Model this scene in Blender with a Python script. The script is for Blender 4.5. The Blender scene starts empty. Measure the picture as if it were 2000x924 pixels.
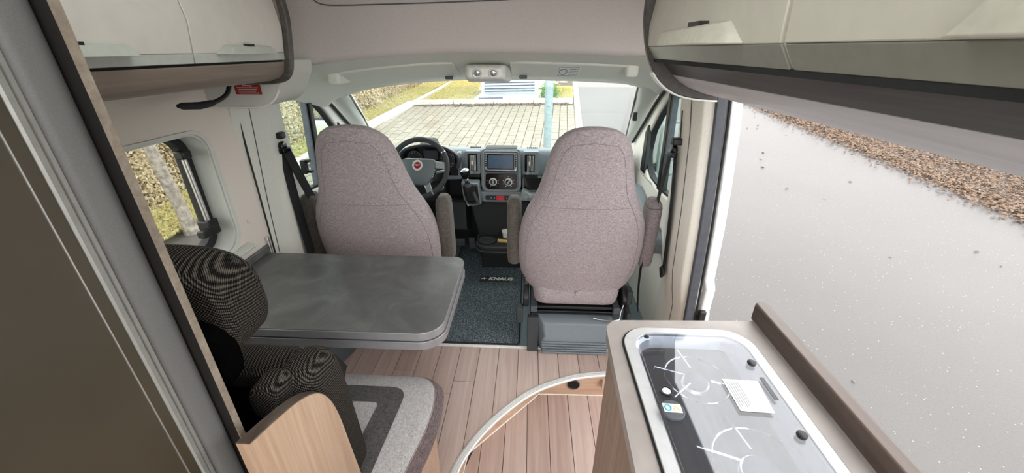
import bpy, bmesh, math, random
import numpy as np
from mathutils import Vector, Matrix
R = math.radians
random.seed(7)
rng = np.random.default_rng(7)
scene = bpy.context.scene
col = scene.collection

# ---------------------------------------------------------------- camera, sky, exposure
cam_data = bpy.data.cameras.new('camera')
cam_data.sensor_width = 36.0
cam_data.lens = 13.77
cam_data.clip_start = 0.02
cam_data.clip_end = 300
cam = bpy.data.objects.new('camera', cam_data)
col.objects.link(cam)
cam.location = (0.215, 0.0, 1.5)
cam.rotation_euler = (R(90 - 25.63), 0, R(2.7))
scene.camera = cam

world = bpy.data.worlds.new('overcast_sky')
scene.world = world
world.use_nodes = True
wn = world.node_tree.nodes['Background']
wn.inputs['Color'].default_value = (1.0, 0.99, 0.975, 1)
wn.inputs['Strength'].default_value = 1.0

vs = scene.view_settings
vs.view_transform = 'Standard'
vs.look = 'None'
vs.gamma = 1.0
vs.use_curve_mapping = False
vs.exposure = 2.12
try:
    scene.cycles.use_denoising = True
    scene.cycles.max_bounces = 14
    scene.cycles.diffuse_bounces = 8
    scene.cycles.transparent_max_bounces = 16
except Exception:
    pass

# ---------------------------------------------------------------- materials
MATS = {}

def srgb(c):
    return tuple(((x / 255) / 12.92 if x / 255 <= 0.04045 else ((x / 255 + 0.055) / 1.055) ** 2.4) for x in c) + (1,)

def base_mat(name, color, rough=0.5, metal=0.0, spec=0.5):
    m = bpy.data.materials.new(name)
    m.use_nodes = True
    b = m.node_tree.nodes['Principled BSDF']
    b.inputs['Base Color'].default_value = srgb(color)
    b.inputs['Roughness'].default_value = rough
    b.inputs['Metallic'].default_value = metal
    b.inputs['Specular IOR Level'].default_value = spec
    MATS[name] = m
    return m, m.node_tree.nodes, m.node_tree.links, b

def coords(n, l, scale=(1, 1, 1), rot=(0, 0, 0)):
    tc = n.new('ShaderNodeTexCoord')
    mp = n.new('ShaderNodeMapping')
    mp.inputs['Scale'].default_value = scale
    mp.inputs['Rotation'].default_value = rot
    l.new(tc.outputs['Object'], mp.inputs['Vector'])
    return mp.outputs['Vector']

def noise(n, l, vec, scale=5, detail=4, rough=0.5, dist=0.0):
    t = n.new('ShaderNodeTexNoise')
    t.inputs['Scale'].default_value = scale
    t.inputs['Detail'].default_value = detail
    t.inputs['Roughness'].default_value = rough
    t.inputs['Distortion'].default_value = dist
    l.new(vec, t.inputs['Vector'])
    return t.outputs['Fac']

def ramp(n, l, fac, stops):
    r = n.new('ShaderNodeValToRGB')
    e = r.color_ramp.elements
    while len(e) < len(stops):
        e.new(0.5)
    for k, (p, c) in enumerate(stops):
        e[k].position = p
        e[k].color = srgb(c)
    l.new(fac, r.inputs['Fac'])
    return r.outputs['Color']

def bump(n, l, b, h, strength=0.2, dist=0.002):
    u = n.new('ShaderNodeBump')
    u.inputs['Strength'].default_value = strength
    u.inputs['Distance'].default_value = dist
    l.new(h, u.inputs['Height'])
    l.new(u.outputs['Normal'], b.inputs['Normal'])

def math_node(n, l, op, a, b):
    m = n.new('ShaderNodeMath')
    m.operation = op
    for k, x in enumerate((a, b)):
        if isinstance(x, (int, float)):
            m.inputs[k].default_value = x
        else:
            l.new(x, m.inputs[k])
    return m.outputs[0]

def plain(name, color, rough=0.5, metal=0.0, grain=0.03, scale=60, spec=0.5):
    m, n, l, b = base_mat(name, color, rough, metal, spec)
    v = coords(n, l)
    f = noise(n, l, v, scale, 3)
    lo = tuple(max(0, c * (1 - grain)) for c in color)
    hi = tuple(min(255, c * (1 + grain)) for c in color)
    l.new(ramp(n, l, f, [(0.3, lo), (0.7, hi)]), b.inputs['Base Color'])
    return m

def wood(name, c1, c2, c3, axis='Z', rough=0.45, fine=55, vary=0.0):
    m, n, l, b = base_mat(name, c2, rough)
    s = [fine, fine, fine]
    s['XYZ'.index(axis)] = fine * 0.035
    v = coords(n, l, tuple(s))
    f1 = noise(n, l, v, 1.0, 7, 0.62, 0.6)
    s2 = [x * 0.22 for x in s]
    v2 = coords(n, l, tuple(s2))
    f2 = noise(n, l, v2, 1.0, 3, 0.5, 1.2)
    f = math_node(n, l, 'ADD', math_node(n, l, 'MULTIPLY', f1, 0.6), math_node(n, l, 'MULTIPLY', f2, 0.4))
    if vary:
        oi = n.new('ShaderNodeObjectInfo')
        f = math_node(n, l, 'ADD', f, math_node(n, l, 'MULTIPLY', math_node(n, l, 'SUBTRACT', oi.outputs['Random'], 0.5), vary))
    l.new(ramp(n, l, f, [(0.3, c1), (0.5, c2), (0.7, c3)]), b.inputs['Base Color'])
    bump(n, l, b, f1, 0.12, 0.001)
    return m

def fabric(name, c1, c2, size=260, rough=0.9, strength=0.5, sheen=0.15, flat=False):
    m, n, l, b = base_mat(name, c1, rough, 0, 0.2 if sheen else 0.0)
    va = coords(n, l, (size, size * 0.16, size) if flat else (size, size, size * 0.16))
    vb = coords(n, l, (size * 0.16, size, size) if flat else (size * 0.16, size * 0.16, size))
    fa = noise(n, l, va, 1, 2, 0.6)
    fb = noise(n, l, vb, 1, 2, 0.6)
    f = math_node(n, l, 'MULTIPLY', math_node(n, l, 'ADD', fa, fb), 0.5)
    l.new(ramp(n, l, f, [(0.36, c1), (0.64, c2)]), b.inputs['Base Color'])
    b.inputs['Sheen Weight'].default_value = sheen
    bump(n, l, b, f, strength, 0.002)
    return m

def tweed(name, c1, c2, k=900, rough=0.95):
    m, n, l, b = base_mat(name, c1, rough, 0, 0.1)
    tc = n.new('ShaderNodeTexCoord')
    sp = n.new('ShaderNodeSeparateXYZ')
    l.new(tc.outputs['Object'], sp.inputs[0])
    a = math_node(n, l, 'ADD', sp.outputs[0], math_node(n, l, 'MULTIPLY', sp.outputs[1], 0.9))
    c = math_node(n, l, 'SUBTRACT', sp.outputs[2], math_node(n, l, 'MULTIPLY', sp.outputs[1], 0.6))
    s1 = math_node(n, l, 'SINE', math_node(n, l, 'MULTIPLY', a, k), 0)
    s2 = math_node(n, l, 'SINE', math_node(n, l, 'MULTIPLY', c, k * 1.15), 0)
    f = math_node(n, l, 'ADD', math_node(n, l, 'MULTIPLY', math_node(n, l, 'MULTIPLY', s1, s2), 0.32), 0.42)
    nz = noise(n, l, coords(n, l), 420, 2)
    f = math_node(n, l, 'ADD', f, math_node(n, l, 'MULTIPLY', math_node(n, l, 'SUBTRACT', nz, 0.5), 0.5))
    l.new(ramp(n, l, f, [(0.35, c1), (0.75, c2)]), b.inputs['Base Color'])
    bump(n, l, b, f, 0.6, 0.003)
    return m

def glass(name, refl=0.06, tint=(250, 253, 252), rough=0.0):
    m = bpy.data.materials.new(name)
    m.use_nodes = True
    n, l = m.node_tree.nodes, m.node_tree.links
    n.clear()
    out = n.new('ShaderNodeOutputMaterial')
    mix = n.new('ShaderNodeMixShader')
    tr = n.new('ShaderNodeBsdfTransparent')
    tr.inputs['Color'].default_value = srgb(tint)
    gl = n.new('ShaderNodeBsdfGlossy')
    gl.inputs['Roughness'].default_value = rough
    lw = n.new('ShaderNodeLayerWeight')
    lw.inputs['Blend'].default_value = 0.5
    f = math_node(n, l, 'ADD', math_node(n, l, 'MULTIPLY', math_node(n, l, 'POWER', lw.outputs['Facing'], 4.0), 0.6), refl)
    l.new(f, mix.inputs['Fac'])
    l.new(tr.outputs[0], mix.inputs[1])
    l.new(gl.outputs[0], mix.inputs[2])
    l.new(mix.outputs[0], out.inputs['Surface'])
    MATS[name] = m
    return m

plain('wall_fabric', (216, 208, 198), 0.85, 0, 0.02, 300)
plain('bulkhead_fabric', (198, 191, 187), 0.9, 0, 0.025, 250)
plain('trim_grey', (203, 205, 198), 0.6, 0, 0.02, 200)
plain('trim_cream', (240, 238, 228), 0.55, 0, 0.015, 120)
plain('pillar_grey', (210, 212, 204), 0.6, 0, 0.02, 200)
plain('header_grey', (224, 225, 216), 0.75, 0, 0.03, 300)
plain('visor_grey', (226, 228, 218), 0.7, 0, 0.02, 200)
plain('lamp_plastic', (216, 218, 212), 0.45)
plain('van_white', (235, 238, 240), 0.25)
plain('rubber', (26, 27, 29), 0.65, 0, 0.1, 90)
plain('seal_grey', (74, 77, 84), 0.5, 0, 0.08, 40)
plain('black_plastic', (22, 23, 25), 0.45, 0, 0.08, 150)
plain('black_soft', (30, 31, 33), 0.75, 0, 0.08, 150)
plain('black_gloss', (14, 14, 16), 0.12)
plain('dash_grey', (124, 134, 140), 0.55, 0, 0.05, 350)
plain('dash_dark', (52, 55, 58), 0.65, 0, 0.06, 300)
plain('dash_light', (165, 172, 174), 0.35, 0.2)
plain('ring_light', (214, 216, 217), 0.35)
plain('wheel_grey', (98, 107, 111), 0.5, 0, 0.04, 300)
plain('edge_white', (226, 226, 224), 0.45, 0.25, 0.02, 200)
plain('silver', (200, 203, 205), 0.25, 0.9)
plain('chrome', (225, 226, 228), 0.1, 1.0)
plain('aluminium', (214, 214, 212), 0.33, 0.85, 0.03, 200)
plain('profile_metal', (142, 142, 138), 0.4, 0.35)
plain('steel', (226, 228, 230), 0.3, 0.45, 0.02, 60)
plain('white_plastic', (236, 236, 232), 0.4)
plain('white_paper', (240, 240, 238), 0.8)
plain('red_label', (150, 34, 30), 0.5)
plain('red_button', (214, 40, 48), 0.35)
plain('badge_red', (150, 22, 28), 0.25)
plain('cabinet_door', (210, 206, 199), 0.32, 0, 0.012, 30)
plain('cabinet_band', (186, 191, 184), 0.35, 0.1, 0.02, 60)
plain('cabinet_door_side', (206, 203, 190), 0.3, 0, 0.012, 30)
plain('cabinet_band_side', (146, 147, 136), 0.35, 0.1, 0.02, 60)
plain('seat_base_plastic', (116, 125, 132), 0.5, 0, 0.04, 250)
plain('box_plastic', (62, 68, 72), 0.55, 0, 0.04, 250)
plain('cab_floor_plate', (116, 132, 138), 0.55, 0, 0.04, 120)
plain('table_edge', (150, 149, 152), 0.35, 0.3, 0.02, 40)
plain('worktop', (158, 151, 147), 0.42, 0, 0.06, 14)
plain('wardrobe_grey', (98, 98, 97), 0.42, 0.1, 0.05, 700)
plain('wardrobe_door', (62, 56, 44), 0.38, 0, 0.05, 8)
plain('belt_black', (18, 18, 20), 0.8, 0, 0.2, 600)
plain('screen_off', (84, 104, 128), 0.1)
plain('yellow_wood', (214, 178, 112), 0.5)
plain('tyre_mirror', (120, 134, 134), 0.35)
plain('post_metal', (150, 172, 176), 0.45, 0.25, 0.06, 30)
plain('kerb_stone', (212, 208, 198), 0.9, 0, 0.1, 14)
plain('box_metal', (188, 200, 210), 0.45, 0.1, 0.03, 5)
plain('box_inner', (96, 108, 124), 0.6, 0, 0.05, 5)
plain('bark', (146, 139, 130), 0.95, 0, 0.25, 22)
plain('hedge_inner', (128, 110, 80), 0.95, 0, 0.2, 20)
plain('white_line', (178, 178, 174), 0.8, 0, 0.05, 6)
plain('sticker_grey', (196, 200, 208), 0.5)
plain('print_grey', (150, 150, 152), 0.7)
plain('label_blue', (70, 178, 190), 0.5)
plain('label_yellow', (226, 196, 70), 0.5)
plain('handle_grey', (208, 206, 192), 0.3, 0.15)
wood('wood_dark', (17, 15, 13), (25, 22, 20), (36, 32, 28), 'Z', 0.5, 70)  # near-black: shade on the rear-facing wardrobe panels is put into the colour
wood('wood_dark_y', (54, 50, 48), (72, 68, 64), (92, 87, 82), 'Y', 0.42, 70)
wood('wood_grey_y', (112, 100, 90), (136, 123, 112), (160, 148, 137), 'Y', 0.45, 60)
wood('wood_strip', (112, 101, 89), (136, 125, 112), (158, 147, 134), 'X', 0.5, 90)
wood('wood_light', (160, 130, 106), (184, 156, 132), (204, 180, 158), 'Z', 0.45, 75)
wood('wood_panel', (120, 98, 84), (146, 124, 108), (166, 146, 130), 'Z', 0.45, 50)
wood('plank', (174, 149, 138), (192, 169, 159), (210, 190, 181), 'Y', 0.42, 60, 0.18)
wood('riser_wood', (164, 132, 110), (186, 155, 132), (206, 178, 156), 'X', 0.45, 60)
wood('wood_lit_under', (196, 193, 197), (212, 209, 213), (226, 223, 227), 'Y', 0.4, 60)  # pale wood: daylight thrown up from the ground is painted into it
wood('rail_wood', (66, 54, 48), (88, 74, 66), (112, 98, 88), 'Y', 0.35, 60)
fabric('seat_fabric', (120, 110, 112), (182, 171, 174), 580)
fabric('seat_side_fabric', (112, 103, 104), (156, 146, 147), 430)
fabric('arm_fabric', (70, 64, 60), (98, 92, 86), 300)
fabric('cushion_light', (142, 139, 139), (196, 192, 192), 560, flat=True)
fabric('cushion_stripe', (54, 52, 52), (96, 93, 92), 560, flat=True)
fabric('cushion_side', (72, 62, 64), (128, 112, 112), 340)
tweed('tweed', (12, 11, 11), (104, 97, 90))
fabric('shade_black_fabric', (5, 5, 5), (10, 10, 10), 300, 1.0, 0.3, 0.0)  # black fabric colour that holds the deep shade behind the bench
glass('window_glass', 0.05)
glass('green_glass', 0.05, (238, 249, 247))
glass('acrylic', 0.05, (236, 238, 236))
glass('hob_glass', 0.10, (236, 239, 244), 0.02)
glass('grey_film', 0.05, (190, 192, 196))

m, n, l, b = base_mat('table_stone', (96, 98, 97), 0.38)
v = coords(n, l)
f1 = noise(n, l, v, 7, 8, 0.62, 0.8)
l.new(ramp(n, l, f1, [(0.3, (76, 77, 76)), (0.52, (92, 93, 92)), (0.74, (114, 115, 114))]), b.inputs['Base Color'])

m, n, l, b = base_mat('carpet', (60, 66, 72), 0.95, 0, 0.1)
v = coords(n, l)
f1 = noise(n, l, v, 210, 3, 0.7)
l.new(ramp(n, l, f1, [(0.36, (40, 45, 49)), (0.52, (86, 95, 101)), (0.68, (168, 180, 186))]), b.inputs['Base Color'])
bump(n, l, b, f1, 0.8, 0.004)

m, n, l, b = base_mat('asphalt', (150, 147, 144), 0.46)
v = coords(n, l)
f1 = noise(n, l, v, 0.5, 5, 0.6)
f2 = noise(n, l, v, 70, 3, 0.6)
f = math_node(n, l, 'ADD', math_node(n, l, 'MULTIPLY', f1, 0.5), math_node(n, l, 'MULTIPLY', f2, 0.5))
cbase = ramp(n, l, f, [(0.3, (76, 74, 74)), (0.7, (91, 88, 87))])
vo = n.new('ShaderNodeTexVoronoi')
vo.inputs['Scale'].default_value = 26
l.new(v, vo.inputs['Vector'])
spot = ramp(n, l, vo.outputs['Distance'], [(0.05, (255, 255, 255)), (0.11, (0, 0, 0))])
mx = n.new('ShaderNodeMix')
mx.data_type = 'RGBA'
l.new(math_node(n, l, 'MULTIPLY', spot, 0.55), mx.inputs['Factor'])
l.new(cbase, mx.inputs['A'])
mx.inputs['B'].default_value = srgb((190, 190, 188))
l.new(mx.outputs['Result'], b.inputs['Base Color'])
bump(n, l, b, f2, 0.4, 0.004)

m, n, l, b = base_mat('paver_stone', (170, 160, 138), 0.9)
v = coords(n, l)
oi = n.new('ShaderNodeObjectInfo')
f1 = noise(n, l, v, 14, 4)
f = math_node(n, l, 'ADD', math_node(n, l, 'MULTIPLY', f1, 0.6), math_node(n, l, 'MULTIPLY', oi.outputs['Random'], 0.4))
l.new(ramp(n, l, f, [(0.25, (136, 130, 115)), (0.75, (158, 152, 137))]), b.inputs['Base Color'])

m, n, l, b = base_mat('joint_sand', (112, 104, 86), 0.95)
f1 = noise(n, l, coords(n, l), 30, 4)
l.new(ramp(n, l, f1, [(0.3, (70, 66, 56)), (0.7, (98, 92, 78))]), b.inputs['Base Color'])

m, n, l, b = base_mat('lawn', (160, 158, 96), 0.95, 0, 0.1)
v = coords(n, l)
f1 = noise(n, l, v, 2.2, 6, 0.7)
l.new(ramp(n, l, f1, [(0.3, (158, 149, 114)), (0.5, (174, 165, 127)), (0.7, (148, 151, 108))]), b.inputs['Base Color'])
bump(n, l, b, noise(n, l, v, 60, 3), 1.0, 0.03)

def leaf_mat(name, stops, translucent=0.35):
    m, n, l, b = base_mat(name, stops[0], 0.75, 0, 0.2)
    f = noise(n, l, coords(n, l), 55, 2, 0.9)
    k = len(stops) - 1
    c = ramp(n, l, f, [(0.3 + 0.4 * i / k, c) for i, c in enumerate(stops)])
    l.new(c, b.inputs['Base Color'])
    tl = n.new('ShaderNodeBsdfTranslucent')
    l.new(c, tl.inputs['Color'])
    mx = n.new('ShaderNodeMixShader')
    mx.inputs['Fac'].default_value = translucent
    l.new(b.outputs[0], mx.inputs[1])
    l.new(tl.outputs[0], mx.inputs[2])
    l.new(mx.outputs[0], n['Material Output'].inputs['Surface'])
    return m
leaf_mat('hedge_leaf', [(150, 128, 104), (214, 196, 168), (236, 224, 200), (204, 204, 166), (222, 198, 172)])
leaf_mat('fallen_leaf', [(74, 62, 58), (112, 94, 84), (146, 126, 106), (90, 74, 72), (134, 112, 86)], 0.1)
leaf_mat('grass_blade', [(186, 182, 128), (216, 206, 152), (164, 172, 112)])
leaf_mat('green_leaf', [(104, 146, 84), (140, 176, 110)])

# ---------------------------------------------------------------- geometry helpers: every shape is (verts, faces)
def box(x0, x1, y0, y1, z0, z1):
    v = [(x, y, z) for z in (z0, z1) for y in (y0, y1) for x in (x0, x1)]
    f = [(0, 2, 3, 1), (4, 5, 7, 6), (0, 1, 5, 4), (2, 6, 7, 3), (0, 4, 6, 2), (1, 3, 7, 5)]
    return v, f

def ax3(axis, p, q, a):
    return {'x': (a, p, q), 'y': (p, a, q), 'z': (p, q, a)}[axis]

def prism(pts, axis, a, b):
    k = len(pts)
    v = [ax3(axis, p[0], p[1], a) for p in pts] + [ax3(axis, p[0], p[1], b) for p in pts]
    f = [tuple(range(k))[::-1], tuple(range(k, 2 * k))]
    f += [(i, (i + 1) % k, k + (i + 1) % k, k + i) for i in range(k)]
    return v, f

def sheet(pts, thick):
    """open 2D profile -> closed band of given thickness, offset to the left of the direction of travel"""
    out = []
    for i, p in enumerate(pts):
        a = pts[max(0, i - 1)]; c = pts[min(len(pts) - 1, i + 1)]
        d = Vector((c[0] - a[0], c[1] - a[1])).normalized()
        out.append((p[0] - d.y * thick, p[1] + d.x * thick))
    return list(pts) + out[::-1]

def loft(rings, cap=True, closed=True):
    k = len(rings[0])
    v = [tuple(p) for r in rings for p in r]
    f = []
    for i in range(len(rings) - 1):
        for j in range(k if closed else k - 1):
            j2 = (j + 1) % k
            f.append((i * k + j, i * k + j2, (i + 1) * k + j2, (i + 1) * k + j))
    if cap and closed:
        f.append(tuple(range(k))[::-1])
        f.append(tuple((len(rings) - 1) * k + j for j in range(k)))
    return v, f

def frames(path, closed=False):
    P = [Vector(p) for p in path]
    k = len(P)
    T = []
    for i in range(k):
        a = P[(i - 1) % k] if closed or i > 0 else P[i]
        c = P[(i + 1) % k] if closed or i < k - 1 else P[i]
        T.append((c - a).normalized())
    ref = Vector((0, 0, 1)) if abs(T[0].z) < 0.9 else Vector((1, 0, 0))
    N = []
    nn = (ref - T[0] * ref.dot(T[0])).normalized()
    for t in T:
        nn = (nn - t * nn.dot(t)).normalized()
        N.append(nn)
    return P, T, N

def tube(path, r, n=8, closed=False):
    P, T, N = frames(path, closed)
    rr_ = r if isinstance(r, (list, tuple)) else [r] * len(P)
    rings = []
    for p, t, nn, q in zip(P, T, N, rr_):
        bb = t.cross(nn)
        rings.append([p + nn * math.cos(2 * math.pi * k / n) * q + bb * math.sin(2 * math.pi * k / n) * q for k in range(n)])
    if closed:
        rings.append(rings[0])
        return loft(rings, cap=False)
    return loft(rings)

def ribbon(path, width, wdir, thick=0.003):
    P = [Vector(p) for p in path]
    w = Vector(wdir).normalized() * width / 2
    rings = []
    for i, p in enumerate(P):
        t = (P[min(i + 1, len(P) - 1)] - P[max(i - 1, 0)]).normalized()
        nn = t.cross(w).normalized() * thick / 2
        rings.append([p - w - nn, p + w - nn, p + w + nn, p - w + nn])
    return loft(rings)

def lathe(profile, n=24, o=(0, 0, 0), axis=(0, 0, 1)):
    a = Vector(axis).normalized()
    ref = Vector((0, 0, 1)) if abs(a.z) < 0.9 else Vector((1, 0, 0))
    u = (ref - a * ref.dot(a)).normalized()
    w = a.cross(u)
    o = Vector(o)
    rings = [[o + a * h + (u * math.cos(2 * math.pi * k / n) + w * math.sin(2 * math.pi * k / n)) * max(r, 1e-5) for k in range(n)] for r, h in profile]
    return loft(rings)

def merge(*gs):
    v, f = [], []
    for g in gs:
        o = len(v)
        v += list(g[0])
        f += [tuple(i + o for i in t) for t in g[1]]
    return v, f

def xf(g, mtx):
    return [tuple(mtx @ Vector(p)) for p in g[0]], g[1]

def move(g, d):
    return [(p[0] + d[0], p[1] + d[1], p[2] + d[2]) for p in g[0]], g[1]

def rr(x0, x1, y0, y1, r, n=6):
    rs = r if isinstance(r, (list, tuple)) else [r] * 4      # corners: (x1,y1), (x0,y1), (x0,y0), (x1,y0)
    cs = [(x1, y1, 1, 1, 0), (x0, y1, -1, 1, 90), (x0, y0, -1, -1, 180), (x1, y0, 1, -1, 270)]
    out = []
    for (cx, cy, sx, sy, a0), q in zip(cs, rs):
        for k in range(n + 1):
            a = R(a0 + 90 * k / n)
            out.append((cx - sx * q + q * math.cos(a), cy - sy * q + q * math.sin(a)))
    return out

def round_poly(pts, r, n=5):
    """round every corner of a polygon; r is one radius or one per corner"""
    out = []
    k = len(pts)
    for i in range(k):
        p = Vector(pts[i]); a = Vector(pts[i - 1]) - p; c = Vector(pts[(i + 1) % k]) - p
        q = r[i] if isinstance(r, (list, tuple)) else r
        q = min(q, a.length * 0.49, c.length * 0.49)
        s, e = p + a.normalized() * q, p + c.normalized() * q
        for j in range(n + 1):
            t = j / n
            out.append(tuple(s * (1 - t) ** 2 + p * 2 * t * (1 - t) + e * t * t))
    return out

def spline(pts, n=6):
    """Catmull-Rom through the points"""
    P = [Vector(p) for p in pts]
    out = []
    for i in range(len(P) - 1):
        a, b_, c, d = P[max(i - 1, 0)], P[i], P[i + 1], P[min(i + 2, len(P) - 1)]
        for j in range(n):
            t = j / n
            out.append(0.5 * ((2 * b_) + (c - a) * t + (2 * a - 5 * b_ + 4 * c - d) * t * t + (3 * b_ - a - 3 * c + d) * t ** 3))
    out.append(P[-1])
    return [tuple(p) for p in out]

def from_curve(cu):
    ob = bpy.data.objects.new('tmp', cu)
    col.objects.link(ob)
    dg = bpy.context.evaluated_depsgraph_get()
    dg.update()
    me = bpy.data.meshes.new_from_object(ob.evaluated_get(dg))
    g = [tuple(q.co) for q in me.vertices], [tuple(p.vertices) for p in me.polygons]
    bpy.data.objects.remove(ob)
    bpy.data.curves.remove(cu)
    bpy.data.meshes.remove(me)
    return g

def plate(outline, holes, axis, a, b):
    cu = bpy.data.curves.new('tmp', 'CURVE')
    cu.dimensions = '2D'
    cu.fill_mode = 'BOTH'
    cu.extrude = abs(b - a) / 2
    for ring in [outline] + holes:
        s = cu.splines.new('POLY')
        s.points.add(len(ring) - 1)
        for q, p in zip(s.points, ring):
            q.co = (p[0], p[1], 0, 1)
        s.use_cyclic_u = True
    v, f = from_curve(cu)
    mid = (a + b) / 2
    return [ax3(axis, p[0], p[1], mid + p[2]) for p in v], f

def text(body, size, o, xd, yd, thick=0.0006, bold=0.0, align='CENTER', shear=0.0):
    cu = bpy.data.curves.new('tmp', 'FONT')
    cu.body = body
    cu.size = size
    cu.extrude = thick / 2
    cu.offset = bold
    cu.shear = shear
    cu.align_x = align
    cu.align_y = 'CENTER'
    cu.resolution_u = 3
    v, f = from_curve(cu)
    xd, yd, o = Vector(xd).normalized(), Vector(yd).normalized(), Vector(o)
    zd = xd.cross(yd)
    return [tuple(o + xd * p[0] + yd * p[1] + zd * p[2]) for p in v], f

# ---------------------------------------------------------------- object helpers
OFF = {}

def root_off(p):
    while p is not None and p.parent is not None:
        p = p.parent
    return OFF.get(p.name, Vector((0, 0, 0))) if p is not None else Vector((0, 0, 0))

def O(name, g, mat, parent=None, bev=0.0, seg=2, smooth=True, fix=True, angle=38):
    v, f = g
    if parent is not None:
        o_ = root_off(parent)
        if o_.length > 0:
            v = [(p[0] - o_.x, p[1] - o_.y, p[2] - o_.z) for p in v]
    me = bpy.data.meshes.new(name)
    me.from_pydata([tuple(p) for p in v], [], f)
    if fix:
        bm = bmesh.new()
        bm.from_mesh(me)
        bmesh.ops.remove_doubles(bm, verts=bm.verts, dist=1e-6)
        bmesh.ops.recalc_face_normals(bm, faces=bm.faces)
        bm.to_mesh(me)
        bm.free()
    if smooth:
        me.polygons.foreach_set('use_smooth', [True] * len(me.polygons))
        me.set_sharp_from_angle(angle=R(angle))
    me.materials.append(MATS[mat])
    ob = bpy.data.objects.new(name, me)
    col.objects.link(ob)
    if parent is not None:
        ob.parent = parent
    if bev:
        md = ob.modifiers.new('bevel', 'BEVEL')
        md.width = bev
        md.segments = seg
        md.limit_method = 'ANGLE'
        md.angle_limit = R(38)
        md.harden_normals = False
    return ob

def tag(o, label=None, cat=None, group=None, kind=None):
    if label: o['label'] = label
    if cat: o['category'] = cat
    if group: o['group'] = group
    if kind: o['kind'] = kind
    return o

def T(name, label, cat, loc=(0, 0, 0), group=None, kind=None):
    o = bpy.data.objects.new(name, None)
    o.empty_display_size = 0.05
    col.objects.link(o)
    o.location = loc
    OFF[o.name] = Vector(loc)
    return tag(o, label, cat, group, kind)

def dup(root, loc=None):
    c = root.copy()
    col.objects.link(c)
    if loc is not None:
        c.location = loc
    for ch in list(root.children):
        d = ch.copy(); col.objects.link(d); d.parent = c
        for gch in list(ch.children):
            e = gch.copy(); col.objects.link(e); e.parent = d
    return c

def copy_part(ob, parent, loc):
    c = ob.copy()
    col.objects.link(c)
    c.parent = parent
    c.location = loc
    return c

# ================================================================= THE PLACE OUTSIDE
# the ground rises 6 degrees ahead of the van and is turned 4 degrees to it
_t, _y = R(6), R(4)
ex = Vector((math.cos(_y), -math.sin(_y), 0))
ey = Vector((math.sin(_y) * math.cos(_t), math.cos(_y) * math.cos(_t), math.sin(_t)))
ez = ex.cross(ey)
EXT = Matrix(((ex.x, ey.x, ez.x, 0), (ex.y, ey.y, ez.y, 0), (ex.z, ey.z, ez.z, -0.68), (0, 0, 0, 1)))

def XO(name, g, mat, label=None, cat=None, kind=None, bev=0, group=None, fix=True, smooth=True):
    o = O(name, g, mat, None, bev, fix=fix, smooth=smooth)
    o.matrix_world = EXT
    return tag(o, label, cat, group, kind)

def XT(name, label, cat, loc, rot=0, kind=None, group=None):
    o = T(name, label, cat, (0, 0, 0), group, kind)
    o.matrix_world = EXT @ Matrix.Translation(loc) @ Matrix.Rotation(R(rot), 4, 'Z')
    return o

XO('asphalt_road', box(-40, 40, -30, 60, -0.3, 0.0), 'asphalt', 'pale grey asphalt road beside and ahead of the van', 'road', 'structure')

def leaf_cards(cent, size, flat=False):
    k = len(cent)
    a = rng.normal(size=(k, 3))
    if flat:
        a[:, 2] *= 0.25
    a /= np.linalg.norm(a, axis=1)[:, None]
    b_ = rng.normal(size=(k, 3))
    if flat:
        b_[:, 2] *= 0.25
    b_ -= a * np.sum(a * b_, axis=1)[:, None]
    b_ /= np.linalg.norm(b_, axis=1)[:, None]
    s = (size * rng.uniform(0.6, 1.25, k))[:, None]
    nrm = np.cross(a, b_)
    p = np.stack([cent - a * s, cent - b_ * s * 0.5 + nrm * s * 0.15, cent + a * s, cent + b_ * s * 0.5 + nrm * s * 0.15], axis=1).reshape(-1, 3)
    f = np.arange(4 * k).reshape(-1, 4)
    return [tuple(q) for q in p.tolist()], [tuple(q) for q in f.tolist()]

# paved parking bay
pav = XO('parking_paving', box(-3.45, 0.52, 3.6, 10.3, 0.0, 0.012), 'joint_sand', 'beige block paving of the parking bay ahead of the windscreen', 'paving', 'structure')
PW, PL = 0.152, 0.21
cells = []
for i in range(26):
    x = -3.43 + i * PW
    off = (i % 2) * PL * 0.5 + (0.07 if i % 3 == 0 else 0)
    for j in range(32):
        y = 3.7 + j * PL + off
        if y + PL < 9.2 + 0.12 * (x + 3.3):
            cells.append((x, y))
cells.sort(key=lambda c: (c[1] < 5.7, c[1]))
pg = box(0.006, PW - 0.006, 0.006, PL - 0.006, 0.012, 0.03)
first = None
for x, y in cells[:300]:
    if first is None:
        first = O('paver', pg, 'paver_stone', pav, smooth=False)
        first.location = (x, y, 0)
    else:
        copy_part(first, pav, (x, y, random.uniform(-0.002, 0.003)))
rest = O('paver_field', merge(*[move(pg, (x, y, 0)) for x, y in cells[300:]]), 'paver_stone', pav, fix=False, smooth=False)
rest['kind'] = 'stuff'

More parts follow.
